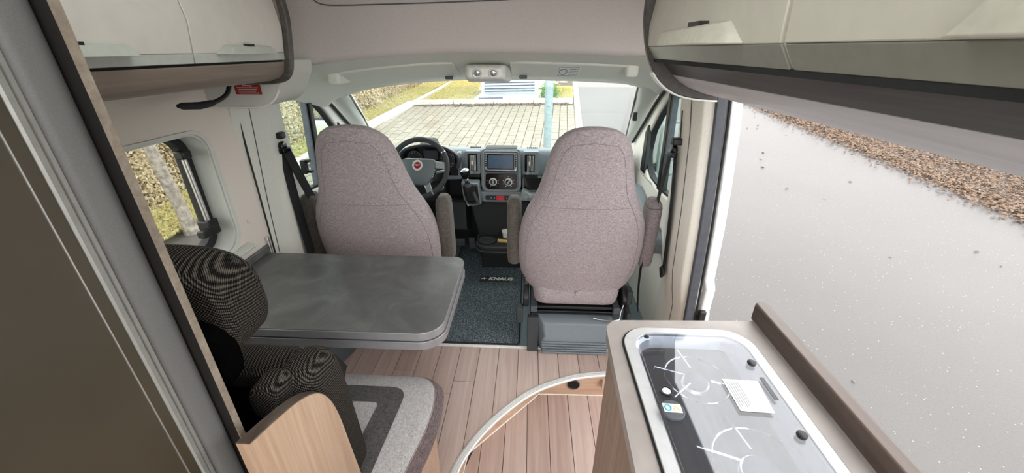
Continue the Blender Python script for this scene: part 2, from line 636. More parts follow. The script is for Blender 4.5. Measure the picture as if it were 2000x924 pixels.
# kerbs: every stone its own piece
def kerb(name, p0, p1, w, h, n, label, mat='kerb_stone'):
    p0, p1 = Vector(p0), Vector(p1)
    d = p1 - p0
    a = math.degrees(math.atan2(d.y, d.x))
    r = XT(name, label, 'kerb', (p0.x, p0.y, 0), a, 'structure')
    L_ = d.length / n
    k0 = O('kerb_stone', box(0.006, L_ - 0.006, -w / 2, w / 2, 0, h), mat, r, bev=0.012)
    for k in range(1, n):
        copy_part(k0, r, (k * L_, 0, random.uniform(-0.004, 0.004)))
    return r
kerb('kerb_edging', (-3.72, 4.6), (-3.20, 9.2), 0.14, 0.13, 5, 'raised light concrete kerb between the parking bay and the hedge verge')
kerb('kerb_edging', (-3.20, 9.2), (-2.45, 15.5), 0.12, 0.1, 6, 'concrete kerb running on past the lawn beyond the parking bay')
kerb('kerb_edging', (-3.17, 9.31), (0.5, 9.76), 0.14, 0.12, 4, 'raised concrete kerb across the far end of the parking bay')
kerb('kerb_edging', (0.58, 3.6), (0.62, 16.0), 0.13, 0.035, 12, 'flat white kerb line between the paving and the road')
kerb('kerb_edging', (-1.80, 9.6), (-1.72, 10.5), 0.09, 0.1, 1, 'narrow kerb stone between the lawn and the louvred cabinet')
kerb('kerb_edging', (-1.72, 10.5), (-2.6, 12.9), 0.09, 0.09, 3, 'low kerb along the rear edge of the straw coloured lawn')
kerb('kerb_edging', (4.55, 11.5), (5.75, 3.6), 0.1, 0.016, 8, 'pale kerb line half buried under fallen leaves across the road', 'white_line')

XO('verge', prism([(-30, -20), (-3.95, -20), (-3.88, 3.2), (-3.27, 9.2), (-2.52, 15.5), (-2.4, 30), (-30, 30)], 'z', 0.0, 0.07), 'lawn', 'dry yellow grass verge under the hedge', 'grass', 'structure')
XO('lawn_patch', prism([(-3.12, 9.38), (-1.85, 9.54), (-1.77, 10.5), (-2.55, 12.6), (-2.85, 12.4)], 'z', 0.0, 0.09), 'lawn', 'straw coloured lawn patch behind the far kerb', 'lawn', 'structure')
XO('lawn_patch', prism([(-0.12, 9.75), (0.5, 9.83), (0.52, 11.4), (-0.1, 11.35)], 'z', 0.0, 0.09), 'lawn', 'small green lawn patch beside the pale post', 'lawn', 'structure')
XO('gravel_bed', prism([(-1.75, 9.55), (-0.12, 9.76), (-0.1, 13), (-2.05, 13)], 'z', 0.0, 0.05), 'kerb_stone', 'pale gravel bed around the louvred metal cabinet', 'gravel', 'structure')
far = XO('far_paving', box(-3.2, 0.52, 11.6, 18, 0.0, 0.03), 'joint_sand', 'beige block paving beyond the lawn', 'paving', 'structure')
fp = O('paver', box(0.005, 0.24, 0.005, 0.39, 0.03, 0.045), 'paver_stone', far, smooth=False)
fp.location = (-0.1, 11.9, 0)
for i in range(14):
    for j in range(10):
        if (i, j) != (12, 0):
            copy_part(fp, far, (-3.1 + i * 0.25, 11.9 + j * 0.4 + (i % 2) * 0.2, 0))

# louvred metal cabinet
lb = XT('louvred_cabinet', 'pale blue-grey metal cabinet with horizontal louvres behind the far kerb', 'cabinet', (-1.68, 9.98, -0.07), 8)
O('body', box(0, 1.34, 0.05, 0.7, 0.16, 1.9), 'box_metal', lb, bev=0.01)
O('recess', box(0.07, 1.27, 0.035, 0.055, 0.22, 1.85), 'box_inner', lb)
O('frame', plate([(0.0, 0.16), (1.34, 0.16), (1.34, 1.9), (0.0, 1.9)], [[(0.07, 0.22), (0.07, 1.85), (1.27, 1.85), (1.27, 0.22)]], 'y', 0.0, 0.05), 'box_metal', lb)
sl = O('slat', prism([(-0.02, 0.0), (0.026, 0.036), (0.031, 0.031), (-0.014, -0.005)], 'x', 0.07, 1.27), 'box_metal', lb)
sl.location = (0, 0, 0.225)
for k in range(1, 25):
    copy_part(sl, lb, (0, 0, 0.225 + k * 0.065))
O('plinth', box(-0.05, 1.4, -0.06, 0.75, 0.1, 0.16), 'kerb_stone', lb, bev=0.01)
O('floor_plate', box(-0.18, 0.5, -0.16, -0.07, 0.11, 0.15), 'box_inner', lb, bev=0.005)

# post
pp = XT('signpost', 'pale blue-grey painted steel post standing in front of the van', 'post', (0.07, 5.35, 0.0))
O('shaft', lathe([(0.052, 0), (0.052, 3.4), (0.04, 3.42)], 20), 'post_metal', pp)
O('bolt', lathe([(0.008, 0), (0.008, 0.008)], 8, (0.0, -0.051, 0.98), (0, -1, 0)), 'box_inner', pp)

# hedge, trees
hd = XT('beech_hedge', 'tall beech hedge with dry brown leaves left of the van', 'hedge', (0, 0, 0))
N = 170000
y = rng.uniform(-1.0, 16.5, N)
xin = rng.beta(1.0, 3.0, N) * 0.42
z = rng.uniform(0.03, 2.3, N)
wob = 0.12 * np.sin(y * 2.3) + 0.08 * np.sin(y * 5.1 + z * 3)
xx = -4.0 + 0.113 * (y - 8.4) - xin + wob * 0.6
fo = O('foliage', leaf_cards(np.stack([xx, y, z], axis=1), 0.027), 'hedge_leaf', hd, fix=False, smooth=False)
fo['kind'] = 'stuff'
def hx(y_): return -4.0 + 0.113 * (y_ - 8.4)
O('inner_twigs', merge(*[tube([(hx(yy) - 0.25 + random.uniform(-.1, .1), yy, 0), (hx(yy) - 0.2 + random.uniform(-.15, .15), yy + random.uniform(-.2, .2), 1.1), (hx(yy) - 0.2 + random.uniform(-.2, .2), yy + random.uniform(-.4, .4), 2.3)], [0.016, 0.011, 0.005], 5) for yy in np.arange(-1, 16.5, 0.12)]), 'bark', hd)['kind'] = 'stuff'
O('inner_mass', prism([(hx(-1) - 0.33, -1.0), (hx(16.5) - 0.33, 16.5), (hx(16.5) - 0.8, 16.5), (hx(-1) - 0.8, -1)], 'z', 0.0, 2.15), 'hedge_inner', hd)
tr = XT('tree', 'grey tree trunk seen through the dinette window', 'tree', (-3.72, 3.5, 0.05))
O('trunk', tube([(0, 0, -0.05), (0.0, 0.0, 0.15), (-0.02, 0.01, 0.8), (0.0, 0.02, 1.7), (0.05, 0.0, 3.2)], [0.085, 0.06, 0.054, 0.05, 0.045], 16), 'bark', tr)
O('branch', tube([(0, 0.01, 1.5), (-0.3, 0.3, 2.0), (-0.7, 0.7, 2.7)], [0.04, 0.03, 0.015], 8), 'bark', tr)

ky = rng.uniform(3, 15, 26000)
kx = -3.75 + (ky - 3.2) * 0.08 - rng.beta(1, 1.3, 26000) * 1.0
gp = np.stack([kx, ky, np.full(26000, 0.085)], axis=1)
k2 = 7000
gp = np.concatenate([gp, np.stack([rng.uniform(-2.9, -1.95, k2), rng.uniform(9.5, 12.0, k2), np.full(k2, 0.1)], axis=1), np.stack([rng.uniform(-0.1, 0.5, 2500), rng.uniform(9.9, 11.3, 2500), np.full(2500, 0.1)], axis=1)])
XO('grass_blades', leaf_cards(gp, 0.03), 'grass_blade', 'short dry grass growing on the verges', 'grass', 'stuff', fix=False, smooth=False)
gt = np.stack([rng.normal(-0.05, 0.1, 900), rng.normal(10.15, 0.16, 900), np.abs(rng.normal(0.1, 0.1, 900)) + 0.08], axis=1)
XO('green_shrub', leaf_cards(gt, 0.04), 'green_leaf', 'small green shrub between the louvred cabinet and the post', 'shrub', fix=False, smooth=False)

def strip_leaves(k, spread):
    t = rng.uniform(0, 1, k)
    y_ = 11.0 - t * 7.2
    x_ = 4.62 + t * 1.1 + spread(k)
    return np.stack([x_, y_, rng.uniform(0.008, 0.045, k)], axis=1)
lv = np.concatenate([strip_leaves(22000, lambda k: rng.beta(1.0, 1.0, k) * 1.6), strip_leaves(9000, lambda k: -np.abs(rng.normal(0, 0.2, k))), np.stack([rng.uniform(1.5, 5, 30), rng.uniform(2, 11, 30), np.full(30, 0.008)], axis=1)])
XO('leaf_litter', leaf_cards(lv, 0.026, True), 'fallen_leaf', 'band of fallen brown leaves along the far side of the road', 'leaves', 'stuff', fix=False, smooth=False)
dl = np.stack([rng.uniform(-3.3, 0.4, 1500), np.zeros(1500), rng.uniform(0.034, 0.05, 1500)], axis=1)
dl[:, 1] = 9.19 + 0.12 * (dl[:, 0] + 3.2) - np.abs(rng.normal(0, 0.09, 1500)) + 0.03
dl = np.concatenate([dl, np.stack([rng.uniform(-3.3, 0.4, 60), rng.uniform(6, 9.2, 60), np.full(60, 0.04)], axis=1)])
XO('leaf_litter', leaf_cards(dl, 0.026, True), 'fallen_leaf', 'thin line of fallen leaves along the kerb of the parking bay', 'leaves', 'stuff', fix=False, smooth=False)

# ================================================================= THE VAN: SHELL
# upper floor with its curved step edge
EDGE = [(0.96, 1.545), (0.70, 1.528), (0.622, 1.517), (0.53, 1.502), (0.429, 1.474), (0.274, 1.398), (0.154, 1.295), (0.048, 1.169), (-0.023, 1.046), (-0.05, 0.96), (-0.068, 0.82), (-0.075, 0.6), (-0.075, -0.4)]
EDGE_S = spline([(p[0], p[1], 0) for p in EDGE], 8)
def edge_y(x):
    for a, c in zip(EDGE_S[:-1], EDGE_S[1:]):
        if c[0] <= x <= a[0] and a[0] - c[0] > 1e-9:
            t = (x - a[0]) / (c[0] - a[0])
            return a[1] + (c[1] - a[1]) * t
    return -0.4 if x < -0.05 else 1.545
FRONT = 1.69
fl = O('floor', prism([(-0.95, FRONT), (-0.95, -0.4)] + [(p[0], p[1]) for p in EDGE_S[::-1]] + [(0.96, FRONT)], 'z', -0.014, -0.005), 'wood_dark_y')
tag(fl, 'pale oak plank floor of the living area with curved step edge', 'floor', kind='structure')
xs = [-0.041 + 0.1065 * k for k in range(-9, 10)]
for k, (a, c) in enumerate(zip(xs[:-1], xs[1:])):
    a, c = max(a, -0.95) + 0.0012, min(c, 0.96) - 0.0012
    if c - a < 0.02:
        continue
    cuts = [FRONT]
    yl = edge_y(max(a, -0.0749)) if c > -0.07 else -0.4
    pts_low = []
    for j in range(9):
        x = a + (c - a) * j / 8
        pts_low.append((x, max(edge_y(x), -0.4) if x > -0.0745 else -0.4))
    joint = {0: 0.9, 1: 1.35, 2: 0.8, 3: 1.2, 4: 0.95, 5: 1.5, 6: 0.7, 7: 1.36, 8: 1.44}.get(k)
    if joint and joint > max(p[1] for p in pts_low) + 0.05:
        O('plank', prism([(a, FRONT), (a, joint + 0.001), (c, joint + 0.001), (c, FRONT)], 'z', -0.005, 0), 'plank', fl, bev=0.0008, seg=1)
        O('plank', prism([(a, joint - 0.001)] + pts_low + [(c, joint - 0.001)], 'z', -0.005, 0), 'plank', fl, bev=0.0008, seg=1)
    else:
        O('plank', prism([(a, FRONT)] + pts_low + [(c, FRONT)], 'z', -0.005, 0), 'plank', fl, bev=0.0008, seg=1)

# aluminium edge profile along the step
prof = [(-0.016, -0.002), (-0.016, 0.003), (-0.013, 0.005), (-0.006, 0.0055), (-0.005, 0.0035), (-0.003, 0.0035), (-0.002, 0.0055), (0.004, 0.0055), (0.005, 0.0035), (0.007, 0.0035), (0.008, 0.0055), (0.013, 0.005), (0.016, 0.002), (0.016, -0.006), (0.012, -0.006), (0.012, -0.002)]
def sweep_edge(path, prof):
    rings = []
    P = [Vector(p) for p in path]
    for i, p in enumerate(P):
        t = (P[min(i + 1, len(P) - 1)] - P[max(i - 1, 0)]).normalized()
        nn = Vector((-t.y, t.x, 0))          # into the stair well
        rings.append([p + nn * (a - 0.009) + Vector((0, 0, h)) for a, h in prof])
    return loft(rings)
tag(O('trim_1', sweep_edge(EDGE_S, prof), 'edge_white'), 'curved ribbed aluminium edge strip of the entrance step', 'edge trim', kind='structure')

RIS = [(0.96, 1.555), (0.287, 1.54), (-0.042, 1.18), (-0.055, 1.05), (-0.085, 0.8), (-0.085, -0.4)]
sf = O('floor_step', prism([(0.96, 1.57), (-0.11, 1.57), (-0.11, -0.4), (0.96, -0.4)], 'z', -0.22, -0.186), 'wood_dark_y')
tag(sf, 'lower plank floor of the entrance step well', 'floor', kind='structure')
xs = [-0.093 + 0.1065 * k for k in range(0, 11)]
for a, c in zip(xs[:-1], xs[1:]):
    a, c = max(a, -0.085) + 0.0012, min(c, 0.96) - 0.0012
    def ry(x):
        if x >= 0.287: return 1.54 + (x - 0.287) * 0.022
        if x >= -0.042: return 1.18 + (x + 0.042) * (0.36 / 0.329)
        return max(0.8, 0.8 + (x + 0.085) * 8.8)
    top = [(x, ry(x) - 0.001) for x in (a, a + (c - a) * 0.33, a + (c - a) * 0.66, c)]
    O('plank', prism([(a, -0.4)] + top + [(c, -0.4)], 'z', -0.186, -0.18), 'plank', sf, bev=0.0008, seg=1)
for (p, q) in zip(RIS[:-1], RIS[1:]):
    d = (Vector(q) - Vector(p)).normalized()
    nn = Vector((d.y, -d.x)) * 0.014
    O('riser_board', prism([p, q, (q[0] + nn.x, q[1] + nn.y), (p[0] + nn.x, p[1] + nn.y)], 'z', -0.18, -0.006), 'riser_wood', sf)
    O('riser_joint', tube([(p[0], p[1], -0.178), (q[0], q[1], -0.178)], 0.003, 6), 'white_plastic', sf)

av = T('round_air_vent', 'round black air vent set into the wooden step riser', 'vent', (0.467, 1.543, -0.1))
O('rim', lathe([(0.024, 0), (0.032, 0.002), (0.033, 0.006), (0.028, 0.009), (0.025, 0.006)], 28, (0.467, 1.543, -0.1), (0, -1, 0)), 'black_plastic', av)
O('core', lathe([(0.0, 0), (0.026, 0.0), (0.026, 0.003), (0, 0.003)], 24, (0.467, 1.543, -0.1), (0, -1, 0)), 'black_gloss', av)
for k in range(5):
    h = -0.016 + 0.008 * k
    w = math.sqrt(0.0245 ** 2 - h * h)
    O('slat', box(0.467 - w, 0.467 + w, 1.535, 1.54, -0.1015 + h, -0.099 + h), 'black_plastic', av)
tag(O('cable_clip', box(0.612, 0.618, 1.525, 1.548, -0.11, -0.06), 'riser_wood', None, 0.002), 'small wooden cover strip at the right end of the step riser', 'trim piece')

# cab floor and carpet mat
tag(O('trim_2', box(-0.5, 0.9, 1.691, 1.71, -0.04, 0.004), 'white_plastic', None, 0.002), 'white threshold strip between plank floor and cab floor', 'threshold', kind='structure')
tag(O('floor_cab', box(-1.0, 1.0, 1.71, 3.0, -0.06, -0.004), 'cab_floor_plate'), 'grey-blue plastic cab floor around the carpet mat', 'floor', kind='structure')
mat = T('floor_mat', 'dark grey flecked carpet mat with white name patch between the cab seats', 'mat', (0, 2.2, 0))
O('carpet', prism(rr(-0.34, 0.172, 1.715, 2.95, 0.02), 'z', -0.003, 0.011), 'carpet', mat, bev=0.003)
O('piping', tube([(p[0], p[1], 0.008) for p in rr(-0.34, 0.172, 1.715, 2.95, 0.02)], 0.005, 6, True), 'rubber', mat)
pa = O('name_patch', prism(rr(-0.128, 0.088, 2.352, 2.425, 0.006), 'z', 0.011, 0.0135), 'dash_dark', mat)
O('lettering', text('KNAUS', 0.052, (0.02, 2.389, 0.0142), (1, 0.012, 0), (0, 1, 0), 0.001, 0.0024, shear=0.15), 'white_paper', pa)
def swallow(o, s):
    pts = [(-1, 0.1), (-0.2, 0.35), (0.1, 0.9), (0.25, 0.35), (1.0, 0.15), (0.3, -0.05), (0.15, -0.6), (-0.1, -0.15), (-0.9, -0.35), (-0.45, -0.02)]
    return prism([(o[0] + p[0] * s, o[1] + p[1] * s) for p in pts], 'z', o[2], o[2] + 0.001)
O('bird_emblem', swallow((-0.098, 2.389, 0.0138), 0.024), 'white_paper', pa)

# left wall with the dinette window
WX = -0.93
win = rr(0.5, 1.345, 0.795, 1.245, 0.075, 8)
tag(O('wall_left', plate([(-0.4, 0.0), (1.488, 0.0), (1.525, 1.42), (-0.4, 1.42)], [win], 'x', WX - 0.03, WX), 'wall_fabric', None), 'cream fabric-lined left wall around the dinette window', 'wall', kind='structure')
w1 = T('window_1', 'rounded dinette window in the left wall looking at the hedge', 'window', (WX, 0.95, 0.8), kind='structure')
def ring_plate(o, i, axis, a, b): return plate(o, [i], axis, a, b)
O('window_frame', ring_plate(rr(0.49, 1.357, 0.783, 1.253, 0.083, 8), rr(0.503, 1.34, 0.80, 1.241, 0.072, 8), 'x', WX, WX + 0.008), 'trim_grey', w1, bev=0.004)
O('reveal', ring_plate(rr(0.5, 1.345, 0.795, 1.245, 0.075, 8), rr(0.505, 1.335, 0.805, 1.236, 0.07, 8), 'x', WX - 0.09, WX), 'trim_grey', w1)
O('seal', ring_plate(rr(0.505, 1.335, 0.805, 1.236, 0.07, 8), rr(0.525, 1.30, 0.83, 1.222, 0.055, 8), 'x', WX - 0.10, WX - 0.07), 'rubber', w1, bev=0.004)
O('pane', prism(rr(0.515, 1.315, 0.82, 1.228, 0.055, 8), 'x', WX - 0.092, WX - 0.086), 'acrylic', w1)
st = O('stay_arm', tube([(WX - 0.055, 1.285, 1.165), (WX - 0.05, 1.287, 0.915)], 0.0085, 10), 'aluminium', w1)
O('stay_clip', box(WX - 0.07, WX - 0.035, 1.265, 1.305, 1.155, 1.185), 'black_plastic', w1, bev=0.006)
hb = O('stay_knob', merge(lathe([(0.016, 0), (0.018, 0.01), (0.012, 0.03), (0.0, 0.032)], 14, (WX - 0.06, 1.282, 0.9), (1, 0, 0)), box(WX - 0.075, WX - 0.03, 1.262, 1.31, 0.868, 0.925), box(WX - 0.06, WX - 0.03, 1.23, 1.262, 0.872, 0.9)), 'black_plastic', w1, bev=0.004)
O('window_sill', prism([(WX, 0.775), (WX + 0.035, 0.772), (WX + 0.04, 0.78), (WX, 0.79)], 'y', 0.5, 1.38), 'trim_grey', w1, bev=0.003)
tag(O('baseboard_left', merge(box(WX, WX + 0.014, 0.5, 1.47, 0.0, 0.73)), 'table_stone', None, 0.003), 'grey stone-pattern lower lining of the left wall below the window', 'wall lining', kind='structure')
tag(O('trim_3', box(WX, WX + 0.016, 1.472, 1.487, 0.0, 0.765), 'aluminium', None, 0.002), 'thin metal edge strip at the end of the left wall lining', 'edge trim', kind='structure')
tag(O('wall_button', lathe([(0.0, 0), (0.011, 0), (0.011, 0.003), (0.009, 0.004), (0, 0.004)], 16, (WX, 1.42, 0.865), (1, 0, 0)), 'wall_fabric', None), 'small cream screw cap on the left wall beside the window', 'screw cap')

# left B pillar
def pillar(sgn):
    """lining of the pillar between living area and cab, built for the left side and mirrored for the right"""
    rings = []
    for z, lean in ((-0.1, -0.03), (0.3, -0.03), (0.6, -0.02), (0.9, -0.005), (1.2, 0.02), (1.38, 0.035)):
        fr = 1.735 + 0.30 * max(0, 1.28 - z) * (1 if z > 0.5 else 0.8) * 0.9
        x = -0.965 + lean
        sec = [(x - 0.08, 1.49), (x + 0.012, 1.49), (x + 0.022, 1.51), (x + 0.02, 1.55), (x + 0.03, 1.575), (x + 0.07, 1.60), (x + 0.085, 1.64), (x + 0.085, fr - 0.06), (x + 0.06, fr - 0.015), (x, fr), (x - 0.08, fr)]
        rings.append([(p[0], p[1], z) for p in sec])
    return loft(rings)
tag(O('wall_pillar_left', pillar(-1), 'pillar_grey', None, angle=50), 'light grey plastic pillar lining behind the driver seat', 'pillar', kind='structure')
tag(O('trim_4', tube([(-0.924, 1.488 + 0.02606 * z_ + 0.002, z_) for z_ in (1.32, 1.0, 0.65, 0.3)], 0.004, 6), 'rubber', None), 'black gap line between wall and left pillar', 'gap', kind='structure')
tag(O('trim_5', tube([(-0.905, 1.575, 1.33), (-0.914, 1.575, 1.2), (-0.939, 1.575, 0.9), (-0.954, 1.575, 0.6)], 0.002, 6), 'seal_grey', None), 'thin seam running down the left pillar lining', 'seam', kind='structure')

# box shaped trim above the left pillar
tb = T('roof_side_trim', 'rounded light grey trim box under the left overhead cabinet end', 'trim', (-0.8, 1.5, 1.31))
cs = round_poly([(-0.99, 1.31), (-0.70, 1.31), (-0.632, 1.43), (-0.63, 1.465), (-0.99, 1.465)], [0.001, 0.08, 0.05, 0.001, 0.001], 7)
cs2 = [((p[0] + 0.8) * 0.96 - 0.8 - 0.035, (p[1] - 1.45) * 0.96 + 1.452) for p in cs]
O('body', loft([[(p[0], 1.405, p[1]) for p in cs2], [(p[0] - 0.006, 1.418, p[1]) for p in cs], [(p[0], 1.43, p[1]) for p in cs], [(p[0] - 0.03, 1.66, p[1] - 0.004) for p in cs]]), 'trim_grey', tb)
O('rim', tube([(p[0] - 0.004, 1.419, p[1]) for p in cs[5:16]], 0.0045, 8), 'white_plastic', tb)
lab = T('warning_label', 'dark red warning sticker with white print on the grey trim box', 'sticker', (-0.79, 1.402, 1.39))
O('film', box(-0.815, -0.722, 1.401, 1.4025, 1.356, 1.392), 'red_label', lab)
O('print', merge(text('Achtung !', 0.009, (-0.768, 1.4005, 1.3855), (1, 0, 0), (0, 0, 1), 0.0004), *[box(-0.806 + 0.004 * (k % 2), -0.731 - 0.005 * (k % 3), 1.4003, 1.4012, 1.3770 - 0.0058 * k, 1.3790 - 0.0058 * k) for k in range(4)]), 'white_paper', lab)

# upper bulkhead above the cab and ceiling
def lip(x): return 1.497 - (0.10 if x < 0 else 0.035) * x * x
def grid_surface(xs_, prof_fn):
    rings = [prof_fn(x) for x in xs_]
    return loft(rings, cap=False, closed=False)
XS = [-0.99 + 0.06 * k for k in range(34)]
def bulk(x):
    z0 = lip(x)
    e = max(0, abs(x) - 0.55)
    back = 0.22 * e * e
    return [(x, 1.735, z0 - 0.012), (x, 1.722 - back, z0 - 0.004), (x, 1.715 - back, z0 + 0.012), (x, 1.69 - back, z0 + 0.1), (x, 1.63 - back, z0 + 0.21), (x, 1.53, z0 + 0.31), (x, 1.40, 1.88), (x, 1.2, 1.905)]
def thick(g, d):
    v, f = g
    k = len(v)
    v2 = v + [(p[0] + d[0], p[1] + d[1], p[2] + d[2]) for p in v]
    return v2, f + [tuple(i + k for i in reversed(t)) for t in f]
tag(O('wall_front', thick(grid_surface(XS, bulk), (0, 0.03, 0.012)), 'bulkhead_fabric', None), 'soft warm grey bulkhead lining above the cab opening', 'wall', kind='structure')
seam = [(x, 1.70 - 0.22 * max(0, abs(x) - 0.55) ** 2 - 0.245 * (z - lip(x) - 0.1) - 0.013 * 0, z) for x, z in
        [(-0.60, 1.70), (-0.597, 1.672), (-0.585, 1.656), (-0.56, 1.647), (-0.5, 1.645), (-0.35, 1.648), (-0.1, 1.654), (0.15, 1.662), (0.35, 1.675)]]
def on_bulk(x, z):
    pr_ = bulk(x)
    for a, c in zip(pr_[:-1], pr_[1:]):
        if a[2] <= z <= c[2]:
            t = (z - a[2]) / (c[2] - a[2])
            return (x, a[1] + (c[1] - a[1]) * t - 0.001, z)
    return (x, 1.6, z)
tag(O('trim_6', tube(spline([on_bulk(p[0], p[2]) for p in seam], 4), 0.0022, 6), 'seal_grey', None), 'thin dark seam line across the bulkhead lining', 'seam', kind='structure')
hatch = rr(-0.42, 0.30, 0.05, 1.0, 0.06)  # roof hatch out of view, added to let daylight in
tag(O('ceiling', plate([(-1.0, -0.4), (1.0, -0.4), (1.0, 1.5), (-1.0, 1.5)], [hatch], 'z', 1.905, 1.94), 'bulkhead_fabric', None), 'warm grey lined ceiling with added roof hatch opening', 'ceiling', kind='structure')
w2 = T('window_added_hatch', 'clear roof hatch window added to the unseen ceiling for daylight', 'window', (-0.06, 0.52, 1.93), kind='structure')
O('hatch_frame', plate(rr(-0.45, 0.33, 0.02, 1.03, 0.08), [rr(-0.41, 0.29, 0.06, 0.99, 0.05)], 'z', 1.895, 1.91), 'white_plastic', w2, bev=0.004)
O('dome_pane', prism(rr(-0.44, 0.32, 0.03, 1.02, 0.08), 'z', 1.965, 1.97), 'acrylic', w2)

# header beam above the windscreen
def beam(x):
    z0 = lip(x) - 0.012
    d = 1.1 * max(0, abs(x + 0.02) - 0.72) ** 2
    return [(x, 1.735, z0), (x, 1.80, z0 - 0.012 - d * 0.3), (x, 1.93, z0 - 0.03 - d * 0.7), (x, 2.06, z0 - 0.06 - d), (x, 2.20, z0 - 0.095 - d), (x, 2.30, z0 - 0.122 - d), (x, 2.345, z0 - 0.132 - d), (x, 2.37, z0 - 0.12 - d)]
tag(O('ceiling_cab', thick(grid_surface(XS, beam), (0, 0.02, 0.03)), 'header_grey', None), 'grey-green moulded cab headliner above the windscreen', 'headliner', kind='structure')

def sun_visor(x0, x1, label):
    t = T('sun_visor', label, 'sun visor', ((x0 + x1) / 2, 2.1, 1.38), 'sun visors folded up under the cab headliner')
    xm = [x0 + (x1 - x0) * k / 10 for k in range(11)]
    rings = []
    for x in xm:
        e = 0.012 if x in (xm[0], xm[-1]) else 0
        b0 = beam(x)
        rings.append([(x, 1.965 + e, b0[2][2] - 0.016), (x, 2.2 - e, b0[4][2] - 0.02), (x, 2.205 - e, b0[4][2] - 0.006), (x, 1.96 + e, b0[2][2] + 0.002)])
    body = O('panel', loft(rings), 'visor_grey', t, bev=0.006)
    xc = x1 - 0.06 if x1 < 0.2 else x0 + 0.06
    O('finger_tab', box(xc - 0.02, xc + 0.02, 2.17, 2.185, beam(xc)[4][2] - 0.03, beam(xc)[4][2] - 0.012), 'seal_grey', t, bev=0.004)
    xs_ = x0 - 0.015 if x1 < 0.2 else x1 + 0.015
    O('hinge', box(xs_ - 0.03, xs_ + 0.03, 1.97, 2.2, beam(xs_)[3][2] - 0.03, beam(xs_)[3][2] + 0.05), 'header_grey', t, bev=0.015, seg=3)
    return t
sun_visor(-0.72, -0.155, 'long light grey sun visor above the steering wheel')
rv = sun_visor(0.11, 0.66, 'long light grey sun visor with airbag sticker above the passenger side')
stk = T('airbag_sticker', 'white airbag warning sticker on the passenger sun visor', 'sticker', (0.39, 2.08, 1.4))
def on_visor(x, y):
    b0 = beam(x)
    t = (y - 1.965) / (2.2 - 1.965)
    return Vector((x, y, b0[2][2] - 0.016 + (b0[4][2] - 0.02 - b0[2][2] + 0.016) * t))
def visor_quad(x0, x1, y0, y1, lift):
    n_ = Vector((0, -0.35, -0.94)) * lift
    return [tuple(on_visor(x, y) + n_) for x, y in ((x0, y0), (x1, y0), (x1, y1), (x0, y1))]
def visor_card(x0, x1, y0, y1, l0, l1): return loft([visor_quad(x0, x1, y0, y1, l0), visor_quad(x0, x1, y0, y1, l1)])
O('film', visor_card(0.335, 0.445, 1.99, 2.165, 0.0005, 0.0015), 'white_paper', stk)
O('print', merge(visor_card(0.343, 0.437, 2.0, 2.006, 0.0015, 0.002), visor_card(0.343, 0.437, 2.15, 2.156, 0.0015, 0.002), visor_card(0.343, 0.345, 2.0, 2.156, 0.0015, 0.002), visor_card(0.435, 0.437, 2.0, 2.156, 0.0015, 0.002), *[visor_card(0.395, 0.43, 2.03 + 0.03 * k, 2.04 + 0.03 * k, 0.0015, 0.002) for k in range(4)]), 'seal_grey', stk)
ringp = [on_visor(0.367 + 0.018 * math.cos(a), 2.085 + 0.05 * math.sin(a)) + Vector((0, -0.35, -0.94)) * 0.002 for a in np.linspace(0, 2 * math.pi, 20, endpoint=False)]
O('ring_symbol', tube(ringp, 0.0018, 6, True), 'seal_grey', stk)

dl_ = T('reading_lamp_console', 'light grey overhead lamp console with two round lamps above the windscreen', 'lamp', (-0.005, 2.05, 1.4))
O('housing', loft([[(p[0], 1.935, p[1]) for p in rr(-0.080, 0.082, 1.376, 1.424, 0.012)], [(p[0], 1.95, p[1]) for p in rr(-0.094, 0.096, 1.366, 1.434, 0.018)], [(p[0], 2.14, p[1]) for p in rr(-0.118, 0.112, 1.345, 1.425, 0.02)]]), 'lamp_plastic', dl_, bev=0.004)
O('lens_panel', prism(rr(-0.074, 0.076, 1.381, 1.420, 0.01), 'y', 1.931, 1.937), 'white_plastic', dl_, bev=0.002)
for x in (-0.036, 0.038):
    hd_ = O('lamp_eye', lathe([(0.022, 0), (0.024, 0.005), (0.019, 0.008), (0.017, 0.003), (0.0, 0.002)], 22, (x, 1.933, 1.398), (0, -0.95, -0.3)), 'lamp_plastic', dl_)
    O('lens', lathe([(0.0, 0.003), (0.016, 0.003), (0.011, 0.007), (0, 0.009)], 18, (x, 1.933, 1.398), (0, -0.95, -0.3)), 'silver', hd_)
tag(O('coat_hook', merge(tube([(-0.70, 1.76, 1.445), (-0.70, 1.745, 1.455), (-0.675, 1.74, 1.458), (-0.65, 1.745, 1.455), (-0.65, 1.76, 1.445)], 0.006, 8)), 'visor_grey', None), 'small grey moulded hook at the left end of the headliner', 'hook')

# windscreen with its pillars
w3 = T('window_3', 'wide raked windscreen with pale pillars', 'window', (0, 3.0, 0.78), kind='structure')
O('pane', loft([[(-0.93, 2.365, 1.30), (0.90, 2.365, 1.30), (0.90, 2.369, 1.305), (-0.93, 2.369, 1.305)], [(-1.02, 3.08, 0.77), (0.98, 3.08, 0.77), (0.98, 3.084, 0.774), (-1.02, 3.084, 0.774)]]), 'window_glass', w3)
def apillar(s, cx):
    top = Vector((cx + s * 0.865, 2.37, 1.335)); bot = Vector((cx + s * 0.985, 3.06, 0.77))
    rings = []
    for k in range(7):
        t = k / 6
        p = top.lerp(bot, t) + Vector((s * 0.012 * math.sin(math.pi * t), 0.03 * math.sin(math.pi * t), 0.02 * math.sin(math.pi * t)))
        w = 0.045 + 0.02 * t
        rings.append([p + Vector((s * a * w, b_ * 0.05, c * 0.03)) for a, b_, c in ((-0.55, 0.4, -0.1), (-0.45, -0.3, -0.6), (0.3, -0.9, -1.0), (1.6, -1.4, -1.0), (2.6, -0.6, 0.4), (1.2, 0.3, 0.6), (0.2, 0.8, 0.9))])
    return loft(rings)
